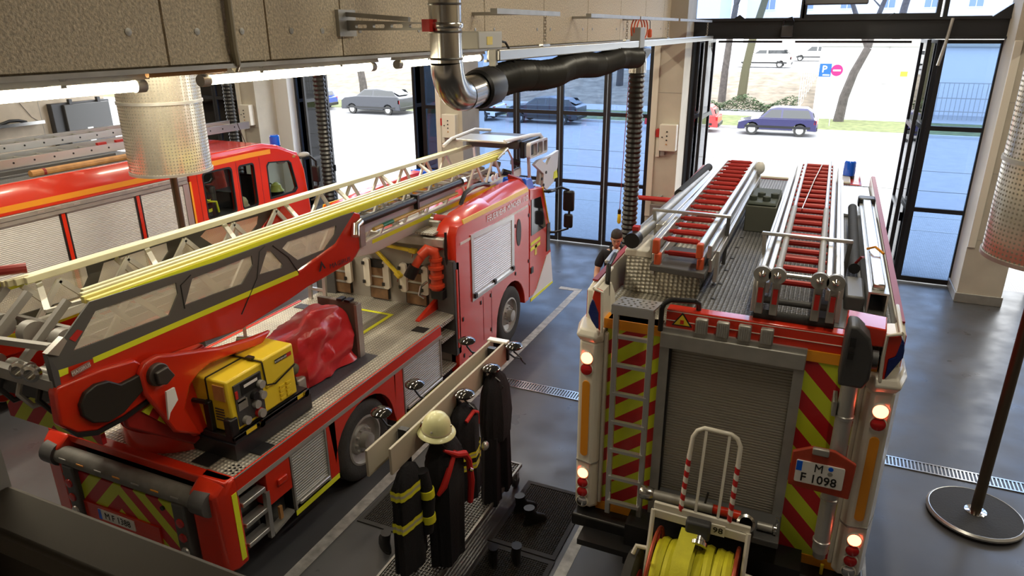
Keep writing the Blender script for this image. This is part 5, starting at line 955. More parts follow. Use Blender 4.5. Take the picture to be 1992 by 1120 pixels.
for y in (4.55, 5.3): MB().box(GX + .04, GX + .045, y, y + .14, 1.325, 1.365).build('yellow_tag', YELP, G); MB().cyl((GX + .04, 4.75, 1.345), (GX + .07, 4.75, 1.345), .035, 12).build('roller', STEEL, G); MB().cyl((GX + .04, 5.42, 1.345), (GX + .07, 5.42, 1.345), .035, 12).build('roller', STEEL, G)
MB().plate([(-5.66, 4.38), (-5.0, 4.38), (-5.0, 5.5), (-5.66, 5.5)], [[(-5.6, 4.45), (-5.06, 4.45), (-5.06, 5.43), (-5.6, 5.43)]], 'z', ZD - .15, ZD + .02).build('carrier', BLKM, G)
G.location += Vector((.21, -.2, .16))
# crumpled red cover
T = []
rnd = random.Random(9); import mathutils
def tarp(u, v):
    """u around (0..1), v height (0..1) of a loose cover over a pump"""
    a = u*2*math.pi; cx, cy = -5.42, 6.02; k = (abs(math.cos(a))**7 + abs(math.sin(a))**7) ** (-1/7)
    w = .30 + .06*(1 - v); d = .49 + .05*(1 - v); n = (abs(mathutils.noise.noise(Vector((math.cos(a)*1.9, math.sin(a)*1.9, v*1.7)))) - .15)*.12 + (1 - v)*.018*math.sin(a*9 + 2) - abs(mathutils.noise.noise(Vector((math.cos(a)*4.5, math.sin(a)*4.5, v*4 + 7))))*.06
    q = 1 if v < .92 else 1 - (v - .92)*1.2
    return (cx + (w + n)*k*math.cos(a)*q, cy + (d + n)*k*math.sin(a)*q, ZD + .03 + v*(.62 + .08*math.sin(a + .6)))
N = 56
rings = [[tarp(i/N, j/14) for i in range(N)] for j in range(15)]
top = [[(-5.42 + (p[0] + 5.42)*k, 6.02 + (p[1] - 6.02)*k, p[2] + .03*(1 - k) + .02*mathutils.noise.noise(Vector((p[0]*5*k, p[1]*5*k, 3)))) for p in rings[-1]] for k in (.8, .5, .2)]
tc2 = MB().loft(rings + top, True, True).build('covered_pump', PLASTRED); tag(tc2, 'red crumpled plastic cover over a pump beside the yellow generator', 'cover')
can = thing('fuel_can', 'small grey can with a dark cap between generator and red cover', 'can', (-5.15, 5.5, ZD)); MB().box(-5.22, -5.06, 5.42, 5.56, ZD + .01, 1.5).build('can', ALUD, can, .02); MB().ell((-5.2, 5.52, 1.58), .07, .07, .08).build('cap', pr('olive_cap', (.12, .13, .09), .6), can); MB().tube([(-5.1, 5.42, 1.55), (-5.06, 5.4, 1.45), (-5.08, 5.44, 1.36)], .012, 6).build('strap', BLACK, can)
jg = thing('pump_fitting', 'dark pump coupling with a pale handle behind the yellow generator', 'coupling', (-5.85, 5.6, ZD)); MB().cyl((-5.82, 5.5, ZD), (-5.82, 5.5, 1.8), .1, 16).build('body', BLACK, jg); MB().cyl((-5.88, 5.42, 1.85), (-5.66, 5.5, 1.85), .06, 14).build('coupling', STEEL, jg); MB().cyl((-5.84, 5.5, 1.88), (-5.86, 5.52, 2.08), .02, 8).build('handle', CREAM, jg); MB().box(-5.72, -5.6, 5.46, 5.7, 1.5, 1.72).build('block', DRED, jg, .02)

# ---------------------------------------------------------------- fire engine at the far left, partly hidden by the ladder truck
F3 = thing('fire_engine', 'red crew-cab fire engine with grey roller shutters, far left behind the ladder', 'fire engine', (-11.4, 8, 0))
X3, X4 = -10.2, -12.65
SG = pr('grey_shutter', (.6, .6, .59), .45, .2)
MB().box(X4 + .1, X3 - .1, 3.6, 8.75, .5, 3.1).build('body', RED, F3)
MB().box(-12.2, -10.7, 3.6, 11.6, .4, .7).build('chassis', BLACK, F3)
for x, s in ((X3, 1), (X4, -1)):
    a, b = min(x, x - s*.1), max(x, x - s*.1)
    MB().loft([[(x, y, 2.82), (x + s*.0, y, 2.98), (x - s*.14, y, 3.22), (x - s*.2, y, 3.22), (x - s*.2, y, 2.82)] for y in (3.6, 8.8)]).build('upper_side', RED, F3, .01)
    MB().loft([[(x + s*.004, y, 2.87), (x + s*.004, y, 2.955), (x - s*.02, y, 2.95), (x - s*.02, y, 2.88)] for y in (3.6, 8.8)]).build('yellow_stripe', ORANGE, F3)
    gt = MB().box(min(x - s*.1, x + s*.025), max(x - s*.1, x + s*.025), 3.6, 8.82, 2.68, 2.82).build('gutter', ALUD, F3, .01)
    MB().box(min(x, x + s*.029), max(x, x + s*.029), 3.6, 8.82, 2.745, 2.752).build('gutter_line', DGREY, gt)
    for y in (6.15, 6.4, 6.7, 7.9, 8.1): MB().box(min(x, x + s*.03), max(x, x + s*.03), y, y + .1, 2.77, 2.79).build('gutter_lamp', ALU, gt)
    for y0, y1 in ((4.2, 5.2), (5.3, 6.46), (6.58, 7.74), (7.86, 8.72)):
        slats(y0, y1, 1.0, 2.7, 64, 'y', x - s*.01, s*.003).build('roller_shutter', SG, F3)
    for y in (5.25, 6.52, 7.8):
        MB().box(a, b, y - .06, y + .06, 1.0, 2.7).build('divider', BLACK, F3); MB().box(min(x, x + s*.008), max(x, x + s*.008), y - .028, y + .028, 1.0, 2.7).build('red_divider', RED, F3)
    MB().box(a, b, 3.6, 8.8, .45, 1.0).build('lower_side', RED, F3)
    MB().box(min(x, x + s*.006), max(x, x + s*.006), 8.72, 8.84, 1.0, 2.7).build('end_post', ALU, F3)
    MB().box(min(x, x + s*.01), max(x, x + s*.01), 8.86, 8.9, 1.0, 2.7).build('yellow_edge', ORANGE, F3)
    wheel(F3, (x - s*.02, 5.9, .5), .5, .3, s); wheel(F3, (x - s*.02, 10.9, .5), .5, .3, s)
    # cab side with real window openings
    out = [(8.88, .6), (8.88, 3.02), (10.8, 3.03), (11.15, 2.96), (11.5, 2.83), (11.78, 2.7), (11.9, 2.4), (11.98, 1.6), (11.98, .6)]
    w1 = rrect(9.17, 9.88, 1.92, 2.80, .08); w2 = rrect(10.04, 10.46, 1.93, 2.78, .07); w3 = [(10.80, 1.98), (11.55, 1.98), (11.64, 2.05), (11.52, 2.60), (11.45, 2.66), (10.86, 2.72), (10.80, 2.66)]
    sd = MB().plate(out, [w1, w2, w3], 'x', a, b).build('cab_side', RED, F3, .01)
    for w_ in (w1, w2, w3):
        MB().prism(w_, 'x', x - s*.06, x - s*.05).build('window_glass', CABG, sd); MB().plate(shrink(w_, 1.02), [shrink(w_, .94)], 'x', x - s*.04, x + s*.004).build('window_seal', BLACK, sd)
    for y in (10.0, 10.62, 9.05): MB().box(min(x, x + s*.003), max(x, x + s*.003), y - .006, y + .006, .8, 2.86).build('door_joint', DRED, sd)
    MB().loft([[(x + s*.004, y, z), (x + s*.004, y, z + .09), (x - s*.02, y, z + .09), (x - s*.02, y, z)] for y, z in ((8.9, 2.88), (10.4, 2.89), (10.95, 2.88))]).build('yellow_stripe', ORANGE, sd)
    MB().ell((x + s*.005, 11.62, 2.72), .01, .05, .03).build('side_lamp', TIMBER, sd)
MB().loft([[(X4, y, z0), (X3, y, z0), (X3 - .05, y, z1), (X4 + .05, y, z1)] for y, z0, z1 in ((8.86, 2.95, 3.1), (10.8, 2.95, 3.1), (11.2, 2.9, 3.02))]).build('cab_roof', RED, F3, .02)
MB().loft([[(X4 + .02, y, z0), (X3 - .02, y, z0), (X3 - .05, y, z1), (X4 + .05, y, z1)] for y, z0, z1 in ((11.2, 2.86, 3.02), (11.5, 2.75, 2.89), (11.8, 2.66, 2.78))]).build('roof_front', RED, F3, .02)
MB().box(X4 + .1, X3 - .1, 8.88, 8.95, .6, 2.95).build('cab_back_wall', ANTH, F3); MB().box(X4 + .1, X3 - .1, 8.9, 11.9, .6, 1.5).build('cab_floor', ANTH, F3)
MB().box(X4 + .1, X3 - .1, 11.86, 11.96, .6, 1.75).build('cab_front', RED, F3, .03)
ws = MB().loft([[(X4 + .12, 11.93, 1.75), (X3 - .12, 11.93, 1.75), (X3 - .12, 11.95, 1.75), (X4 + .12, 11.95, 1.75)], [(X4 + .12, 11.74, 2.62), (X3 - .12, 11.74, 2.62), (X3 - .12, 11.76, 2.62), (X4 + .12, 11.76, 2.62)]]).build('windscreen', CABG, F3)
MB().box(-11.5, -11.35, 10.0, 10.1, 1.5, 2.7).build('partition', DGREY, F3); MB().box(X4 + .4, X3 - .5, 11.3, 11.8, 1.5, 1.9).build('dashboard', BLACK, F3, .03); MB().tube([(-10.7 + .19*math.cos(a*.4189), 11.25 + .08*math.sin(a*.4189), 2.0 + .17*math.sin(a*.4189)) for a in range(15)], .014, 6, closed=True).build('steering_wheel', BLACK, F3)
for y in (9.6, 10.75): MB().box(-11.0, -10.5, y, y + .12, 1.5, 2.45).build('seat', DGREY, F3, .04); MB().box(-11.0, -10.5, y, y + .45, 1.5, 1.72).build('seat_cushion', DGREY, F3, .04)
bb = MB().lathe([(.11, 0), (.11, .07)], (-10.55, 11.5, 2.88), (0, 0, 1), 18).build('beacon_base', BLACK, F3); MB().lathe([(.1, .07), (.105, .1), (.1, .26), (.085, .28)], (-10.55, 11.5, 2.88), (0, 0, 1), 20).build('beacon_lens', BLUEL, bb)
mr = MB().tube([(X3, 11.8, 2.66), (X3 + .1, 12.0, 2.68), (X3 + .16, 12.12, 2.55), (X3 + .16, 12.12, 1.75), (X3 + .02, 12.0, 1.7)], .025, 8).build('mirror_arm', BLACK, F3); MB().box(X3 + .05, X3 + .24, 12.06, 12.14, 2.1, 2.45).build('mirror', BLACK, mr, .03); MB().ell((X3 - .02, 11.95, 2.7), .1, .17, .06).build('mirror_cover', GREY, mr); MB().box(X3 + .05, X3 + .22, 12.06, 12.14, 1.8, 2.02).build('mirror', BLACK, mr, .03)
MB().ell((X3 - .06, 11.3, 2.66), .05, .14, .05).build('sun_visor_lamp', GREY, F3); MB().cyl((-10.6, 10.75, 3.02), (-10.62, 10.6, 3.5), .008, 6).build('aerial', BLACK, F3); MB().cyl((-10.6, 10.75, 3.0), (-10.6, 10.75, 3.06), .03, 8).build('aerial_base', BLACK, F3)
# kit seen through the cab windows
def jacket_in(y, lab):
    t = thing('turnout_jacket', lab, 'jacket', (-10.6, y, 1.9), 'kit in the far left engine cab'); MB().ell((-10.6, y, 2.15), .14, .2, .34, 14, 9).build('body', CANVAS, t)
    for z in (2.02, 2.2): MB().lathe([(.15, -.03), (.15, .03)], (-10.6, y, z), (0, 0, 1), 14, False).build('reflective_band', YEL, t).scale = (1, 1, 1)
    MB().tube([(-10.45, y - .15, 2.3), (-10.42, y, 2.2), (-10.44, y + .17, 2.16), (-10.44, y + .2, 1.95)], .022, 6).build('reflective_strap', YEL, t)
jacket_in(9.45, 'dark jacket with lime bands behind the rear cab window of the far left engine')
hl = thing('helmet', 'cream helmet behind the narrow middle cab window of the far left engine', 'helmet', (-10.4, 10.2, 1.95)); MB().lathe([(.16, 0), (.15, .02), (.125, .04), (.115, .1), (.08, .16), (.03, .185), (.003, .19)], (-10.42, 10.22, 1.95), (.2, 0, 1), 20).build('shell', pr('helmet_cream', (.72, .7, .42), .4), hl)
h4 = thing('helmet', 'lime helmet on the dashboard of the far left engine', 'helmet', (-10.6, 11.35, 1.9)); MB().lathe([(.16, 0), (.15, .02), (.12, .05), (.1, .13), (.03, .18), (.003, .185)], (-10.5, 11.32, 2.02), (0, 0, 1), 18).build('shell', pr('helmet_lime', (.45, .5, .12), .4), h4); MB().box(-10.6, -10.4, 11.22, 11.42, 1.9, 2.02).build('liner', BLACK, h4)
# ladders and beam on its roof
MB().box(X4 + .1, X3 - .2, 3.6, 8.8, 3.1, 3.16).build('roof_deck', PLATED, F3)
def long_ladder(x0, x1, y0, y1, z, h, label, n=14, holes=True):
    t = thing('roof_ladder', label, 'ladder', ((x0+x1)/2, y0, z))
    for x in (x0, x1):
        st = MB().box(x - .02, x + .02, y0, y1, z, z + h).build('stile', ALU, t, .006)
        MB().box(x - .03, x + .03, y0, y1, z + h - .02, z + h).build('stile_flange', ALU, t)
        if x == max(x0, x1):
            for i in range(int((y1 - y0)/.32)): MB().cyl((x + .018, y0 + .15 + i*.32, z + h*.55), (x + .024, y0 + .15 + i*.32, z + h*.55), .016, 8).build('rung_end', BLACK, t)
    r0 = None
    for i in range(n):
        y = y0 + .2 + (y1 - y0 - .4)*i/(n - 1)
        if r0 is None: r0 = MB().cyl((x0, y, z + h*.55), (x1, y, z + h*.55), .016, 8).build('rung', ALUD, t); ya = y
        else: piece(r0, (0, y - ya, 0))
    return t
long_ladder(-11.75, -11.2, 4.2, 11.5, 3.27, .14, 'long aluminium ladder on the far left engine, nearer one with dark rung ends', 20)
long_ladder(-12.35, -11.85, 4.5, 10.6, 3.42, .12, 'second aluminium ladder on the far left engine, behind the nearer one', 18)
tag(MB().box(-11.15, -11.05, 4.0, 8.2, 3.2, 3.26).build('ladder_support', ANTH, None), 'dark support rail beside the timber beam on the far left engine', 'rail')
tb = thing('timber_beam', 'orange-brown timber beam on the roof edge of the far left engine', 'beam', (-10.9, 7, 3.16)); MB().cyl((-10.86, 6.6, 3.2), (-10.86, 9.2, 3.2), .055, 10).build('beam', TIMBER, tb); MB().cyl((-10.86, 6.78, 3.2), (-10.86, 6.82, 3.2), .06, 10).build('tie', DRED, tb)
for y in (8.0, 8.35): MB().box(-11.23, -11.17, y, y + .16, 3.41, 3.45).build('red_tag', REDM, F3)

# ---------------------------------------------------------------- mobile clothes rack between the two right-hand vehicles
RK = thing('clothes_rack', 'mobile clothes rack with pale boards, black helmet domes and a grating base', 'rack', (-3.1, 5.4, 0))
for x, y0 in ((-3.2, 4.12), (-3.03, 4.22)):
    MB().box(x - .013, x + .013, y0, 6.62, 1.60, 1.86).build('board', pr('rack_board', (.47, .42, .33), .5) if 'rack_board' not in bpy.data.materials else bpy.data.materials['rack_board'], RK, .004)
MB().box(-3.24, -2.99, 6.55, 6.64, 1.84, 1.87).build('end_cap', CREAM, RK, .008)
for y in (4.55, 6.4): MB().box(-3.16, -3.07, y, y + .06, .25, 1.84).build('post', BLKM, RK)
fr_ = MB()
for x in (-3.38, -2.84): fr_.box(x - .012, x + .012, 4.3, 6.62, .22, .26)
for y in (4.3, 6.6): fr_.box(-3.38, -2.84, y, y + .024, .22, .26)
f_ = fr_.build('base_frame', pr('galvanised', (.3, .29, .27), .45, .7), RK)
m = MB()
for i in range(16): m.box(-3.36 + i*.034, -3.356 + i*.034, 4.3, 6.6, .225, .25)
for i in range(58): m.box(-3.37, -2.85, 4.33 + i*.04, 4.333 + i*.04, .235, .25)
m.build('grating', bpy.data.materials['galvanised'], RK)['kind'] = 'stuff'
for x in (-3.36, -2.86):
    for y in (4.4, 6.5):
        c = MB().cyl((x - .02, y, .07), (x + .02, y, .07), .07, 18).build('castor', BLACK, RK); MB().box(x - .03, x + .03, y - .04, y + .04, .1, .22).build('castor_fork', STEEL, c, .01)
def dome(x, y, s, z=1.84):
    a = MB().tube([(-3.115 + s*.1, y + .04, 1.72), (-3.115 + s*.2, y + .02, 1.68), (-3.115 + s*.3, y, 1.7), (x, y, 1.76), (x, y, z - .02)], .011, 6).build('dome_arm', BLKM, RK)
    MB().lathe([(.085, -.03), (.1, -.015), (.1, .0), (.07, .022), (.02, .032)], (x, y, z), (0, 0, 1), 22).build('helmet_dome', pr('dome_black', (.01, .01, .01), .12, coat=.8) if 'dome_black' not in bpy.data.materials else bpy.data.materials['dome_black'], a)
    MB().tube([(-3.115 + s*.28, y, 1.7), (-3.115 + s*.3, y + .03, 1.64), (-3.115 + s*.34, y + .02, 1.62)], .008, 6).build('coat_hook', BLKM, a)
    MB().box(min(-3.115 + s*.09, -3.115 + s*.12), max(-3.115 + s*.09, -3.115 + s*.12), y + .02, y + .06, 1.62, 1.82).build('arm_bracket', BLKM, a)
for y in (4.75, 5.35, 6.5): dome(-3.47, y, -1)
for y in (5.37, 5.98, 6.58): dome(-2.91, y, 1)
dome(-2.89, 4.72, 1, 1.80)
HM = thing('helmet', 'cream fire helmet on the clothes rack', 'helmet', (-2.86, 4.74, 1.84))
HC = pr('helmet_glow', (.75, .74, .4), .35, coat=.3)
MB().lathe([(.175, -.035), (.178, -.025), (.165, -.012), (.14, .0), (.132, .05), (.118, .105), (.085, .15), (.045, .172), (.003, .178)], (-2.87, 4.74, 1.80), (.12, -.05, 1), 30).build('shell', HC, HM)
MB().lathe([(.137, .004), (.141, .012), (.136, .022)], (-2.87, 4.74, 1.80), (.12, -.05, 1), 30, False).build('band', pr('helmet_band', (.5, .42, .3), .4), HM)
for a in (.3, 1.8, 3.3, 4.9): MB().ell((-2.87 + .134*math.cos(a), 4.74 + .134*math.sin(a), 1.845), .012, .012, .012, 8, 6).build('rivet', ALU, HM)
MB().ell((-2.87 - .15, 4.72, 1.80), .02, .03, .03).build('badge', DRED, HM); MB().tube([(-2.98, 4.78, 1.78), (-2.99, 4.78, 1.66), (-2.95, 4.76, 1.6)], .015, 6).build('chin_strap', BLACK, HM)
def garment(name, label, cat, c, w, d, z0, z1, mat=CANVAS, seed=1, ang=0, flare=.15, legs=False):
    """hanging cloth: folded tapering tube (or two legs) with pleats"""
    t = thing(name, label, cat, (c[0], c[1], z0)); n = 30; rnd = random.Random(seed); ph = rnd.uniform(0, 6)
    def ring(k, cx, cy, ww, dd):
        o = []
        for i in range(n):
            a = 2*math.pi*i/n; q = 1 + .12*math.sin(5*a + ph + k*1.2)*(k**.6) + .05*math.sin(11*a + ph*2 + 2*k)
            x, y = ww*q*math.cos(a), dd*q*math.sin(a); x, y = x*math.cos(ang) - y*math.sin(ang), x*math.sin(ang) + y*math.cos(ang)
            o.append((cx + x, cy + y, z1 + (z0 - z1)*k))
        return o
    if not legs:
        prof = [(0, .25), (.05, .7), (.15, 1.0), (.4, 1.0), (.7, 1 + flare*.6), (1, 1 + flare)]
        o = MB().loft([ring(k, c[0], c[1], w*s, d*s) for k, s in prof]).build('cloth', mat, t)
    else:
        o = MB().loft([ring(k, c[0], c[1], w*s, d*s) for k, s in ((0, .2), (.06, .6), (.15, .85), (.35, 1.0), (.5, .9))]).build('waist', mat, t)
        for s in (-1, 1): MB().loft([ring(k, c[0] - .0, c[1] + s*(.5*d + .15*d*(k - .45)), w*.62*q, d*.46*q) for k, q in ((.46, 1), (.6, 1), (.8, 1.02), (1, 1.12))]).build('trouser_leg', mat, t)
    return t, ring
LB = pr('lime_band', (.8, .78, .03), .4); SB = pr('silver_band', (.5, .48, .3), .35)
def bands(t, ring, cx, cy, ks, w, d, thick=.05):
    for k in ks:
        H = thick
        b = MB().loft([[(cx + (p[0]-cx)*1.03, cy + (p[1]-cy)*1.03, p[2] + o) for p in ring(k, cx, cy, w, d)] for o in (-H, -H*.3, -H*.3 + .001, H*.3, H*.3 + .001, H)], True, False); b.mi = [1 if 60 <= i < 90 else 0 for i in range(len(b.f))]
        b.build('reflective_band', [LB, SB], t)
t1, r1 = garment('turnout_coat', 'dark turnout coat with two lime bands hanging at the near end of the rack', 'coat', (-2.98, 4.38), .09, .19, .55, 1.62, seed=2, flare=.1)
bands(t1, r1, -2.98, 4.38, (.2, .52), .093, .2)
sl = MB().tube([(-2.9, 4.5, 1.5), (-2.86, 4.52, 1.2), (-2.88, 4.5, .85)], [.06, .065, .06], 12).build('sleeve', CANVAS, t1)
for z in (1.27, 1.0): MB().tube([(-2.865, 4.515, z - .04), (-2.868, 4.512, z + .04)], .07, 12).build('sleeve_band', LB, sl)
t2, r2 = garment('harness_jacket', 'dark jacket with a red harness hanging below the cream helmet', 'jacket', (-2.88, 4.86), .15, .24, .30, 1.66, seed=5, flare=-.1)
bands(t2, r2, -2.88, 4.86, (.93,), .13, .2, .045)
RS = pr('red_strap', (.55, .015, .012), .6)
MB().tube([(-2.78, 4.7, 1.62), (-2.72, 4.82, 1.52), (-2.71, 4.96, 1.45), (-2.73, 5.08, 1.3), (-2.72, 5.1, 1.05), (-2.74, 5.1, .8)], [.012, .03, .035, .03, .035, .03], 8).build('red_harness', RS, t2); MB().tube([(-2.74, 4.84, 1.55), (-2.74, 4.72, 1.42), (-2.76, 4.64, 1.28), (-2.8, 4.6, 1.2)], [.02, .03, .035, .02], 8).build('red_harness', RS, t2); MB().cyl((-2.71, 5.05, 1.22), (-2.69, 5.07, 1.2), .02, 8).build('buckle', STEEL, t2)
t3, r3 = garment('turnout_coat', 'dark coat with red collar and lime cuffs on the second hook of the rack', 'coat', (-2.92, 5.36), .13, .2, .7, 1.72, seed=8, flare=.1)
MB().tube([(-2.82, 5.22, 1.62), (-2.8, 5.34, 1.68), (-2.82, 5.46, 1.6), (-2.84, 5.5, 1.45)], .02, 8).build('red_collar', RS, t3); bands(t3, r3, -2.92, 5.36, (.5, .62), .135, .21, .035); MB().ell((-2.76, 5.5, 1.2), .035, .05, .05).build('glove', ALU, t3)
t4, r4 = garment('dark_trousers', 'plain black trousers and jacket hanging from the far dome of the rack', 'trousers', (-2.9, 6.05), .15, .26, .2, 1.78, seed=11, legs=True)
# boots and mats on the floor
def boots(x, y, ang, label):
    t = thing('boot_pair', label, 'boots', (x, y, 0), 'boots by the rack')
    for s in (-.12, .12):
        o = MB(); cx, cy = x + s*math.cos(ang), y + s*math.sin(ang); dx, dy = -math.sin(ang), math.cos(ang)
        def R_(k, z, rx, ry): return [(cx + dx*k + (dx*ry*math.cos(a*.5236) - dy*rx*math.sin(a*.5236)), cy + dy*k + (dy*ry*math.cos(a*.5236) + dx*rx*math.sin(a*.5236)), z) for a in range(12)]
        b = MB().loft([R_(.05, .008, .05, .15), R_(.05, .035, .052, .152), R_(.04, .08, .045, .13), R_(0, .13, .045, .075), R_(-.02, .19, .05, .06), R_(-.025, .23, .056, .064)]).build('boot', pr('boot_leather', (.012, .011, .01), .45) if 'boot_leather' not in bpy.data.materials else bpy.data.materials['boot_leather'], t)
        MB().loft([R_(.05, 0.0, .054, .155), R_(.05, .025, .054, .155)]).build('sole', RUB, b)
boots(-2.52, 6.02, -.7, 'black boots standing on the far mat right of the rack'); boots(-2.45, 5.28, .5, 'black boots on the near mat right of the rack'); boots(-3.62, 5.05, .9, 'black boots left of the rack, by the ladder truck')
MATB = pr('mat_rubber', (.02, .016, .012), .8); MATF = pr('mat_edge', (.03, .028, .026), .7)
def mat(x0, x1, y0, y1, label):
    t = thing('rubber_mat', label, 'mat', ((x0+x1)/2, (y0+y1)/2, 0), 'rubber mats around the rack'); w = .05
    MB().plate([(x0, y0), (x1, y0), (x1, y1), (x0, y1)], [[(x0 + w, y0 + w), (x1 - w, y0 + w), (x1 - w, y1 - w), (x0 + w, y1 - w)]], 'z', .0, .016).build('edge', MATF, t)
    m = MB(); n = int((x1 - x0 - 2*w)/.026); k = int((y1 - y0 - 2*w)/.026)
    for i in range(n): m.box(x0 + w + i*.026, x0 + w + i*.026 + .011, y0 + w, y1 - w, .002, .013)
    for i in range(k): m.box(x0 + w, x1 - w, y0 + w + i*.026, y0 + w + i*.026 + .011, .002, .0135)
    m.build('perforated_field', MATB, t)['kind'] = 'stuff'
mat(-2.76, -1.98, 5.5, 6.66, 'black perforated rubber mat right of the rack, the far one'); mat(-2.74, -1.97, 4.3, 5.47, 'black perforated rubber mat right of the rack, nearest the camera'); mat(-4.25, -3.5, 5.2, 6.3, 'black perforated rubber mat left of the rack')

# ---------------------------------------------------------------- the firefighter standing beside the right-hand engine
def skin_mesh(name, joints, bones, mat, parent, root=0, sub=2):
    me = bpy.data.meshes.new(name); me.from_pydata([j[0] for j in joints], bones, []); me.materials.append(mat)
    o = bpy.data.objects.new(name, me); COL.objects.link(o); sk = o.modifiers.new('skin', 'SKIN'); me.skin_vertices or me.attributes
    if not me.skin_vertices:
        bpy.context.view_layer.objects.active = o
    lay = me.skin_vertices[0] if len(me.skin_vertices) else None
    for i, j in enumerate(joints):
        r = j[1]; lay.data[i].radius = r if isinstance(r, tuple) else (r, r); lay.data[i].use_root = (i == root)
    sk.use_smooth_shade = True
    sb = o.modifiers.new('sub', 'SUBSURF'); sb.levels = sub; sb.render_levels = sub
    bpy.context.view_layer.update()
    ev = bpy.data.meshes.new_from_object(o.evaluated_get(bpy.context.evaluated_depsgraph_get())); o.modifiers.clear(); o.data = ev; ev.shade_smooth()
    if not ev.materials: ev.materials.append(mat)
    if parent: hang(o, parent)
    return o
PX, PY, PZ = -2.58, 9.55, .68
PS = thing('person', 'person with short dark hair in a black polo shirt, looking down beside the roof edge', 'person', (PX, PY, PZ))
SKIN = pr('skin', (.66, .4, .29), .55); HAIR = pr('dark_hair', (.022, .014, .01), .7, bump=.6, bscale=80); SHIRT = pr('black_polo', (.009, .01, .016), .85); TROU = pr('dark_trousers', (.01, .011, .015), .9)
# body faces the camera (-y, slightly +x); his right arm is at -x, his left reaches to +x
def W(x, y, z): a = .25; return (PX + x*math.cos(a) - y*math.sin(a), PY + x*math.sin(a) + y*math.cos(a), z + PZ)
J = [(W(0, 0, .95), (.16, .12)), (W(0, 0, 1.12), (.15, .11)), (W(0, -.01, 1.28), (.165, .115)), (W(0, -.01, 1.41), (.17, .10)), (W(0, -.02, 1.5), (.06, .06)), (W(0, -.035, 1.56), (.052, .052)),
     (W(-.17, 0, 1.43), .062), (W(-.235, -.02, 1.32), .055), (W(-.27, -.06, 1.14), .043), (W(-.26, -.2, 1.0), .036), (W(-.255, -.3, .93), .028),
     (W(.17, 0, 1.43), .062), (W(.24, -.05, 1.33), .055), (W(.33, -.14, 1.24), .043), (W(.46, -.28, 1.3), .036), (W(.53, -.36, 1.34), .028),
     (W(-.09, 0, .88), .095), (W(-.1, 0, .5), .065), (W(-.1, .02, .1), .045), (W(.09, 0, .88), .095), (W(.1, 0, .5), .065), (W(.1, .02, .1), .045)]
B = [(0, 1), (1, 2), (2, 3), (3, 4), (4, 5), (3, 6), (6, 7), (7, 8), (8, 9), (9, 10), (3, 11), (11, 12), (12, 13), (13, 14), (14, 15), (0, 16), (16, 17), (17, 18), (0, 19), (19, 20), (20, 21)]
body = skin_mesh('body', J, B, SKIN, PS)
# clothing: shells around the same skeleton
k = 1.12
sj = [(J[0][0], (.18, .14)), (J[1][0], (.172, .13)), (J[2][0], (.182, .13)), (J[3][0], (.188, .115)), (W(0, -.015, 1.475), (.085, .08)), (J[6][0], .078), (J[7][0], .074), (W(-.258, -.04, 1.2), .068), (J[11][0], .078), (J[12][0], .074), (W(.29, -.1, 1.28), .066)]
skin_mesh('polo_shirt', sj, [(0, 1), (1, 2), (2, 3), (3, 4), (3, 5), (5, 6), (6, 7), (3, 8), (8, 9), (9, 10)], SHIRT, PS)
skin_mesh('trousers', [(W(0, 0, .97), (.178, .135)), (J[16][0], .115), (J[17][0], .085), (W(-.1, .01, .08), .075), (J[19][0], .115), (J[20][0], .085), (W(.1, .01, .08), .075)], [(0, 1), (1, 2), (2, 3), (0, 4), (4, 5), (5, 6)], TROU, PS)
for s in (-1, 1):
    x = .1*s; skin_mesh('shoe', [(W(x, .06, .05), (.045, .045)), (W(x, -.05, .045), (.045, .04)), (W(x, -.17, .035), (.042, .028))], [(0, 1), (1, 2)], BLACK, PS)
MB().box(-2.9, -1.77, 9.1, 10.0, .62, .68).build('fold_down_step', ALU, FE, .01); MB().bar((-2.8, 9.2, .62), (-1.78, 9.2, .4), .04).build('step_strut', ALU, FE)
MB().tube([W(-.06, -.085, 1.475), W(-.085, 0, 1.525), W(-.05, .07, 1.545), W(.05, .07, 1.545), W(.085, 0, 1.525), W(.06, -.085, 1.475)], .02, 8).build('collar', SHIRT, PS)
# head: looking down and a little to his left
hc = Vector(W(.0, -.07, 1.675)); tilt = Matrix.Rotation(.25, 4, 'Z') @ Matrix.Rotation(.45, 4, 'X')
def H(x, y, z): return tuple(hc + (tilt @ Vector((x, y, z))))
hd_ = MB(); rows = []
for j, (z, rx, ryf, ryb) in enumerate(((-.118, .025, .06, .0), (-.108, .042, .082, .02), (-.085, .058, .09, .05), (-.05, .066, .092, .075), (-.01, .071, .094, .09), (.03, .075, .096, .098), (.07, .074, .09, .098), (.1, .06, .07, .08), (.118, .035, .04, .05), (.124, .008, .01, .01))):
    rows.append([H(rx*math.cos(a*math.pi/10), (ryb if math.sin(a*math.pi/10) > 0 else ryf)*math.sin(a*math.pi/10), z) for a in range(20)])
head = hd_.loft(rows).build('head', SKIN, PS)
MB().loft([[H(-.012, -.092, .02), H(.012, -.092, .02), H(.01, -.08, .02), H(-.01, -.08, .02)], [H(-.015, -.108, -.02), H(.015, -.108, -.02), H(.018, -.085, -.02), H(-.018, -.085, -.02)], [H(-.017, -.098, -.032), H(.017, -.098, -.032), H(.015, -.085, -.034), H(-.015, -.085, -.034)]]).build('nose', SKIN, head, .004)
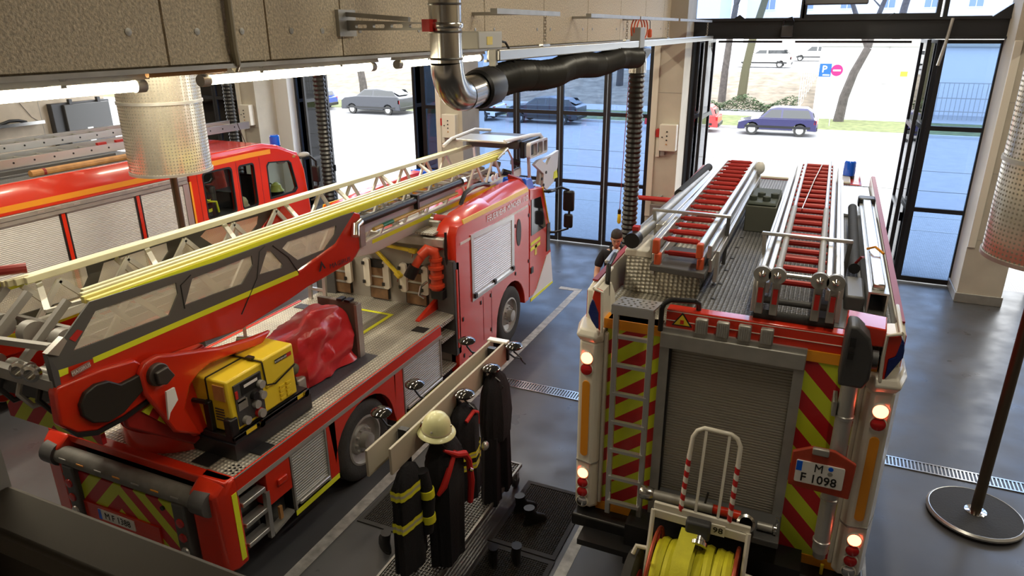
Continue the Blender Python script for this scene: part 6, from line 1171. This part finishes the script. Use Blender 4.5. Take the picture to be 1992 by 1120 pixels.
for s in (-1, 1):
    MB().ell(H(s*.03, -.088, .018), .012, .008, .007, 10, 7).build('eye', WHITE, head); MB().ell(H(s*.03, -.094, .016), .005, .004, .005, 8, 6).build('iris', BLACK, head)
    MB().bar(H(s*.016, -.097, .036), H(s*.046, -.088, .038), .012, .007).build('eyebrow', HAIR, head); MB().ell(H(s*.075, .005, .0), .012, .022, .032, 10, 8).build('ear', SKIN, head)
MB().bar(H(-.022, -.094, -.06), H(.022, -.094, -.06), .012, .008).build('mouth', pr('lips', (.35, .14, .11), .5), head)
MB().loft([[H(rx*math.cos(a*math.pi/10), ry*math.sin(a*math.pi/10), z) for a in range(20)] for z, rx, ry in ((-.1, .05, .088), (-.115, .045, .085), (-.122, .02, .05))]).build('beard_stubble', pr('stubble', (.2, .11, .075), .8), head)
hr = []
for z, f, b_, w_ in ((-.06, -.2, .094, .072), (0, .1, .106, .078), (.065, -.085, .112, .083), (.095, -.1, .11, .08), (.118, -.085, .092, .068), (.138, -.05, .06, .04), (.143, -.01, .015, .01)):
    row = []
    for a in range(20):
        t = a*math.pi/10; sy = math.sin(t); y = b_*sy if sy > 0 else (-f if f > 0 else abs(f) if f > -.15 else 0)*sy
        if f == -.2 or f == .1: y = b_*sy if sy > 0 else -.0*sy; 
        row.append(H(w_*math.cos(t), y if (sy > 0 or f not in (-.2, .1)) else -.01*sy, z))
    hr.append(row)
MB().loft(hr).build('hair', HAIR, head)
# hands with five fingers
def hand(c, d, up, side, nm):
    d = Vector(d).normalized(); u = Vector(up).normalized(); v = d.cross(u).normalized()*side; c = Vector(c)
    palm = [(tuple(c), (.022, .016)), (tuple(c + d*.045), (.036, .014)), (tuple(c + d*.085), (.037, .013))]
    o = skin_mesh(nm, palm, [(0, 1), (1, 2)], SKIN, PS, sub=1)
    for i, (off, L) in enumerate(((-.027, .062), (-.009, .075), (.009, .07), (.026, .055))):
        p = c + d*.075 + v*off; q = [p, p + d*L*.45 - u*.006, p + d*L*.8 - u*.022, p + d*L*.95 - u*.042]
        skin_mesh('finger', [(tuple(a), .0085) for a in q], [(0, 1), (1, 2), (2, 3)], SKIN, o, sub=1)
    p = c + d*.03 - v*.03; skin_mesh('thumb', [(tuple(p), .011), (tuple(p + d*.03 - v*.022 - u*.008), .0095), (tuple(p + d*.06 - v*.024 - u*.02), .0085)], [(0, 1), (1, 2)], SKIN, o, sub=1)
w0, w1 = Vector(J[9][0]), Vector(J[10][0]); hand(w1, w1 - w0, (0, 0, 1), 1, 'right_hand')
w0, w1 = Vector(J[14][0]), Vector(J[15][0]); hand(w1, w1 - w0, (0, 0, 1), -1, 'left_hand')

# ---------------------------------------------------------------- outside
ROAD = pr('asphalt', (.3, .3, .31), .85, var=.08, vscale=2); PAVE = pr('paving', (.36, .36, .36), .8); GRASS = pr('grass', (.12, .14, .05), .95, var=.35, vscale=3, bump=.5, bscale=20)
t_ = PAVE.node_tree; bk = t_.nodes.new('ShaderNodeTexBrick'); bk.inputs['Scale'].default_value = 5; bk.inputs['Color1'].default_value = (.4, .4, .4, 1); bk.inputs['Color2'].default_value = (.33, .33, .33, 1); bk.inputs['Mortar'].default_value = (.2, .2, .2, 1); bk.inputs['Mortar Size'].default_value = .03
tcx = t_.nodes.new('ShaderNodeTexCoord'); t_.links.new(tcx.outputs['Object'], bk.inputs['Vector']); t_.links.new(bk.outputs[0], t_.nodes['Principled BSDF'].inputs['Base Color'])
struct(MB().box(-60, 30, 16.75, 24, -.2, -.005).build('ground_paving', PAVE)); struct(MB().box(-90, 50, 24, 41, -.25, -.02).build('ground_road', ROAD))
struct(MB().box(-90, 50, 41, 41.2, -.2, .12).build('ground_kerb', pr('kerb_stone', (.45, .45, .44), .8)))
struct(MB().box(-90, 50, 41.2, 46.5, -.2, .1).build('ground_verge', GRASS)); struct(MB().box(-90, 50, 46.5, 50, -.2, .11).build('ground_footway', PAVE))
struct(MB().hexa([(-90, 50, -.2), (-1, 50, -.2), (-1, 62, -.2), (-90, 62, -.2), (-90, 50, .1), (-1, 50, .1), (-1, 62, 1.9), (-90, 62, 1.9)]).build('ground_bank', pr('leafy_ground', (.2, .165, .125), .95, var=.35, vscale=1.5, bump=.5, bscale=12)))
struct(MB().box(-90, 50, 62, 130, -.2, 1.9).build('ground_car_park', ROAD)); struct(MB().box(-1, 50, 50, 62, -.2, .11).build('ground_yard', ROAD))
for y in (21.3, 23.0, 27, 31): struct(MB().box(-60, 30, y, y + .07, -.03, .002).build('ground_joint', GREY))

def car(x, y, ang, label, paint, prof='hatch', L=3.9, W=1.65, H=1.4, z=0, roofp=None):
    """simple but shaped car: body with arches, glasshouse, wheels, lamps; nose towards -x locally"""
    t = thing('parked_car', label, 'car', (0, 0, 0), 'cars parked outside')
    k = L / 3.9; h = H / 1.4; hw = W / 2; wr = .29; wb = (.72*k, 3.1*k)
    if prof == 'suv': low = [(0, .35), (.02, .75), (.25, .9), (1.1, 1.0), (3.75, 1.02), (3.9, .9), (3.9, .35)]; up = [(1.0, .98), (1.55, 1.36), (2.4, 1.4), (3.2, 1.3), (3.75, 1.0)]
    else: low = [(0, .3), (0, .62), (.3, .72), (1.05, .84), (3.72, .88), (3.88, .8), (3.9, .32)]; up = [(1.0, .83), (1.55, 1.33), (1.9, 1.4), (3.35, 1.38), (3.62, 1.2), (3.74, .87)]
    low = [(a*k, b*h) for a, b in low]; up = [(a*k, b*h) for a, b in up]
    out = [low[0]]
    arch = []
    for c in wb: arch.append([(c - .36*math.cos(q*math.pi/6), .3 + .36*math.sin(q*math.pi/6)) for q in range(7)])
    poly = [(low[0][0], .28), ] + [(p[0], p[1]) for p in arch[0]] + [(p[0], p[1]) for p in arch[1]] + [(low[-1][0], .28)] + low[::-1]
    def yz(s, p): return p
    m = MB().prism(poly, 'y', -hw, hw); body = m.build('body', paint, t, .04)
    n = len(up); rings = [[(a, s*(hw - .06 if b < 1.0*h else hw - .2), b) for a, b in up] for s in (-1, 1)]
    gh = MB().loft([[(a, -(hw - .05 - .16*(b - up[0][1])/(.55*h)), b) for a, b in up], [(a, hw - .05 - .16*(b - up[0][1])/(.55*h), b) for a, b in up]], True, True)
    gh.build('cabin', roofp or paint, t, .03)
    # windows proud of the cabin sides
    zb, zt = up[0][1] + .07*h, up[1][1] - .05*h
    def wpoly(a): return a
    xs = [up[0][0] + .24*k, up[1][0] + .05*k, 2.1*k, 2.2*k, up[-1][0] - .33*k, up[-1][0] - .14*k]
    for s in (-1, 1):
        def P(x, zz): return (x, s*(hw - .044 - .16*(zz - up[0][1])/(.55*h)), zz)
        for a in ([(xs[0], zb), (xs[2], zb), (xs[2], zt), (xs[1], zt)], [(xs[3], zb), (xs[5], zb), (xs[4], zt), (xs[3], zt)]):
            MB().loft([[P(*p) for p in a], [(q[0], q[1] - s*.03, q[2]) for q in (P(*p) for p in a)]]).build('side_window', DARKG, t)
        MB().box(low[-1][0] - .14, low[-1][0] - .02, s*hw - (.16 if s > 0 else -.0), s*hw + (.01 if s > 0 else .15), .62*h, .82*h).build('tail_lamp', REDL, t)
        MB().box(-.01, .1, s*(hw - .2) - .14, s*(hw - .2) + .14, .55*h, .68*h).build('head_lamp', ALU, t, .02)
        MB().box(.35*k, 3.6*k, s*hw - .01, s*hw + .014, .38, .5).build('sill_strip', BLACK, t)
        for c in wb:
            w = MB().lathe([(wr*.6, -.18), (wr, -.18), (wr, -.01), (wr*.6, 0)], (c, s*(hw - .01), wr), (0, s, 0), 24, True).build('tyre', TYRE, t)
            MB().lathe([(wr*.62, 0), (wr*.55, .012), (wr*.1, .02)], (c, s*(hw - .01), wr), (0, s, 0), 16).build('hub_cap', ALU, w)
    MB().bar((up[0][0] + .1, 0, up[0][1] + .1), (up[1][0] - .02, 0, up[1][1] - .03), 1.25, .03, (0, 0, 1)).build('windscreen', DARKG, t); MB().bar((up[-1][0] - .0, 0, up[-1][1] + .08), (up[-2][0] + .04, 0, up[-2][1] - .02), 1.2, .03).build('rear_window', DARKG, t)
    for zz, xx in ((.3, -.03), (.3, low[-1][0] - .04)): MB().box(xx, xx + .09, -hw + .03, hw - .03, zz, zz + .2).build('bumper', BLACK, t, .03)
    for ch in t.children: ch.matrix_parent_inverse = Matrix.Identity(4)
    t.location = (x, y, z); t.rotation_euler.z = A_(ang)
    return t
NAVY = pr('navy_car_paint', (.014, .013, .075), .25, coat=.6); DKC = pr('dark_grey_car_paint', (.03, .033, .042), .25, coat=.6); BLC = pr('blue_car_paint', (.02, .06, .28), .25, coat=.6); REDC = pr('red_car_paint', (.6, .03, .03), .25, coat=.6); WHC = pr('white_car_paint', (.7, .7, .68), .3, coat=.5)
car(-4.28, 39.55, .6, 'dark blue small hatchback parked at the kerb outside the open right bay', NAVY, 'hatch', 3.8, 1.62, 1.4)
car(-9.2, 39.5, .5, 'red car parked at the kerb, cut by the folded door leaf', REDC, 'hatch', 3.9)
car(-30.0, 40.3, 0, 'dark grey crossover parked outside the open middle bay', DKC, 'suv', 4.6, 1.85, 1.62)
car(-36.1, 40.6, 2, 'blue car parked ahead of the dark grey crossover', BLC, 'hatch', 4.2, 1.7, 1.45)
car(-17.6, 39.8, 0, 'dark car at the kerb seen through the closed glazed doors', DKC, 'suv', 4.4, 1.8, 1.5)
car(-22.6, 39.8, 0, 'white car at the kerb seen through the left closed door leaf', WHC, 'hatch', 4.2, 1.75, 1.5)
car(-46, 40, 0, 'red car seen through the far left window', REDC, 'hatch', 4.2, 1.75, 1.5); car(-41.3, 40, 0, 'silver car seen through the far left window', ALU, 'hatch', 4.2, 1.75, 1.5)
car(-8.2, 69, 0, 'white estate car on the raised car park beyond the trees', WHC, 'suv', 4.6, 1.8, 1.6, 1.9)
car(-4.4, 84, 0, 'second white car further back on the raised car park', WHC, 'hatch', 4.4, 1.8, 1.6, 1.9)

BARK = pr('bark', (.07, .06, .055), .9, bump=.8, bscale=12, var=.3, vscale=5)
def tree(x, y, z, h, lean, r, label, seed, mat=BARK, forks=2):
    rnd = random.Random(seed); t = thing('bare_tree', label, 'tree', (x, y, z), 'bare trees outside')
    p = [Vector((x + lean*i*i/9, y, z + h*.45*i/3)) for i in range(4)]; MB().tube(p, [r*1.15, r, r*.9, r*.8], 10).build('trunk', mat, t)
    top = p[-1]
    for f in range(forks):
        d = Vector((rnd.uniform(-.5, .5) + (.35 if f else -.25), rnd.uniform(-.3, .3), 1)).normalized(); q = [top, top + d*h*.2, top + d*h*.38 + Vector((rnd.uniform(-.5, .5), 0, .5))]
        b = MB().tube(q, [r*.7, r*.5, r*.3], 8).build('limb', mat, t)
        m = MB()
        for j in range(9):
            u = q[1].lerp(q[2], rnd.random()); e = Vector((rnd.uniform(-1, 1), rnd.uniform(-.6, .6), rnd.uniform(.15, 1))).normalized(); L = h*rnd.uniform(.14, .32); v = u + e*L*.5; w = u + e*L + Vector((rnd.uniform(-.4, .4), 0, .3))
            m.tube([u, v, w], [r*.2, r*.13, r*.05], 5)
            for s in range(3):
                e2 = (e + Vector((rnd.uniform(-.9, .9), rnd.uniform(-.5, .5), rnd.uniform(-.2, .8)))).normalized(); m.tube([v, v + e2*L*.5], [r*.08, r*.03], 4)
        tw = m.build('twigs', mat, b); tw['kind'] = 'stuff'
tree(.55, 45.5, .1, 9, .95, .26, 'leaning bare tree behind the dark blue hatchback', 3)
tree(-7.0, 52, .35, 14, .35, .24, 'bare tree with twin trunk mate, left of the pair beside the hedge', 5)
tree(-5.75, 52.4, .35, 15, .9, .28, 'bare tree right of the pair beside the hedge', 6, pr('mossy_bark', (.085, .08, .045), .9, bump=.8, bscale=12))
tree(-33.5, 47, .1, 8, -.5, .3, 'bare tree behind the dark grey crossover', 8); tree(-15.5, 56, .9, 12, .4, .25, 'bare tree seen through the closed glazed doors', 11)
tree(4, 66, 1.9, 16, .6, .3, 'bare tree in front of the pale building, upper right', 14)
# hedge
hd = MB(); rnd = random.Random(2); LEAFM = pr('hedge_leaf', (.045, .075, .028), .8, var=.4, vscale=3)
for i in range(2600):
    x = rnd.uniform(-8.6, -1.9); y = 49.2 + rnd.uniform(-.5, .5); z = .1 + rnd.uniform(0, 1) ** .8 * (.75 + .3*math.sin(x*2.1)); a = rnd.uniform(0, 6.3); s_ = .09; c, d = math.cos(a)*s_, math.sin(a)*s_
    hd.add([(x - c, y - d, z), (x + d*.4, y - c*.4, z + rnd.uniform(-.06, .08)), (x + c, y + d, z + rnd.uniform(-.05, .05)), (x - d*.4, y + c*.4, z)], [(0, 1, 2, 3)])
hg = hd.build('hedge', LEAFM); tag(hg, 'low green hedge at the foot of the pair of trees', 'hedge', None, 'stuff')
# wall, building, fence, signs
BW = pr('pale_render', (.62, .6, .56), .85); BW2 = pr('garden_wall', (.6, .6, .6), .85)
gw = thing('garden_building', 'long white single-storey wall building behind the leaning tree', 'building', (5, 51, 0))
MB().box(-1, 22, 51, 56, .1, 4.1).build('wall', BW2, gw); MB().box(-1.2, 22.2, 50.8, 56.2, 4.1, 4.45).build('eave', pr('eave_stone', (.36, .35, .31), .85), gw)
dr = MB().box(3.2, 4.7, 50.9, 51, .12, 2.7).build('gate_door', WHITE, gw); MB().box(3.7, 4.1, 50.86, 50.9, 2.35, 2.65).build('door_sign', YELP, dr)
MB().box(1.0, 1.9, 50.95, 51, .5, 2.7).build('grey_panel', ALU, gw); MB().box(2.75, 3.0, 50.8, 51, 1.9, 2.8).build('letter_box', GREY, gw); MB().cyl((2.9, 50.9, 2.8), (2.9, 50.9, 4.3), .03, 8).build('vent_pipe', GREY, gw)
bl = thing('apartment_building', 'pale apartment block with rows of windows beyond the car park', 'building', (8, 105, 0))
MB().box(-12, 42, 105, 118, 0, 24).build('wall', BW, bl)
WF = pr('window_blue', (.16, .22, .34), .2)
for r in range(4):
    for c in range(11):
        x = -10 + c*4.7; z = 7.4 + r*3.4; f = MB().box(x, x + 1.7, 104.9, 105, z, z + 1.7).build('window', WHITE, bl); MB().box(x + .12, x + .8, 104.86, 104.92, z + .12, z + 1.58).build('pane', WF, f); MB().box(x + .9, x + 1.58, 104.86, 104.92, z + .12, z + 1.58).build('pane', WF, f)
bl2 = thing('long_building', 'pale grey building behind the trees on the left', 'building', (-45, 95, 0)); MB().box(-95, -14, 95, 105, 0, 19).build('wall', pr('grey_render', (.5, .52, .56), .85), bl2)
for c in range(14):
    for r in range(3):
        x = -90 + c*5.3; MB().box(x, x + 2, 94.9, 95, 4 + r*4.6, 6.2 + r*4.6).build('window', WF, bl2)
fe = thing('bar_fence', 'dark bar fence outside the right glazed leaf', 'fence', (10, 48.5, .1))
for z in (.55, 1.3, 2.15): MB().box(4.9, 24, 48.48, 48.52, z, z + .05).build('rail', GREY, fe)
fb = MB().cyl((4.95, 48.5, .1), (4.95, 48.5, 2.2), .018, 6).build('bar', GREY, fe)
for i in range(1, 80): piece(fb, (i*.24, 0, 0))
MB().box(8.1, 9.6, 48.4, 48.45, 1.5, 2.05).build('sign_board', ALU, fe)
fe2 = thing('mesh_fence', 'pale mesh fence running back beside the hedge', 'fence', (-2, 52, .1))
for i in range(9): MB().cyl((-1.9 + i*.09, 49.5 + i*1.5, .1), (-1.9 + i*.09, 49.5 + i*1.5, 2.6), .03, 6).build('post', ALU, fe2)
for z in (.4, .9, 1.4, 1.9, 2.5): MB().bar((-1.9, 49.5, z), (-1.18, 61.5, z + .3), .02).build('wire', ALU, fe2)
def sign(x, y, z, label, disc, colr):
    t = thing('road_sign', label, 'sign', (x, y, 0), 'road signs by the leaning tree'); MB().cyl((x, y, .1), (x, y, z + .3), .03, 8).build('post', ALU, t)
    if disc: MB().cyl((x, y - .04, z), (x, y - .06, z), .3, 24).build('disc', colr, t); MB().box(x - .19, x + .19, y - .075, y - .062, z - .04, z + .04).build('bar', WHITE, t)
    else:
        p = MB().box(x - .3, x + .3, y - .06, y - .04, z - .34, z + .34).build('panel', colr, t); text('P', .5, basis((x - .04, y - .065, z + .04), (1, 0, 0), (0, 0, 1)), WHITE, p, 'letter'); MB().box(x - .1, x + .24, y - .068, y - .062, z - .28, z - .22).build('underline', WHITE, p)
sign(-.5, 43, 3.05, 'blue parking sign showing a white P', False, pr('sign_blue', (.01, .09, .32), .4)); sign(.08, 43, 3.05, 'round magenta-red traffic sign beside the parking sign', True, pr('sign_red', (.35, .01, .12), .4))
bl3 = tag(MB().box(-18.6, -18.3, 34.5, 34.6, 0, .9).build('bollard', CO, None, .02), 'small orange marker post on the bright forecourt', 'bollard')
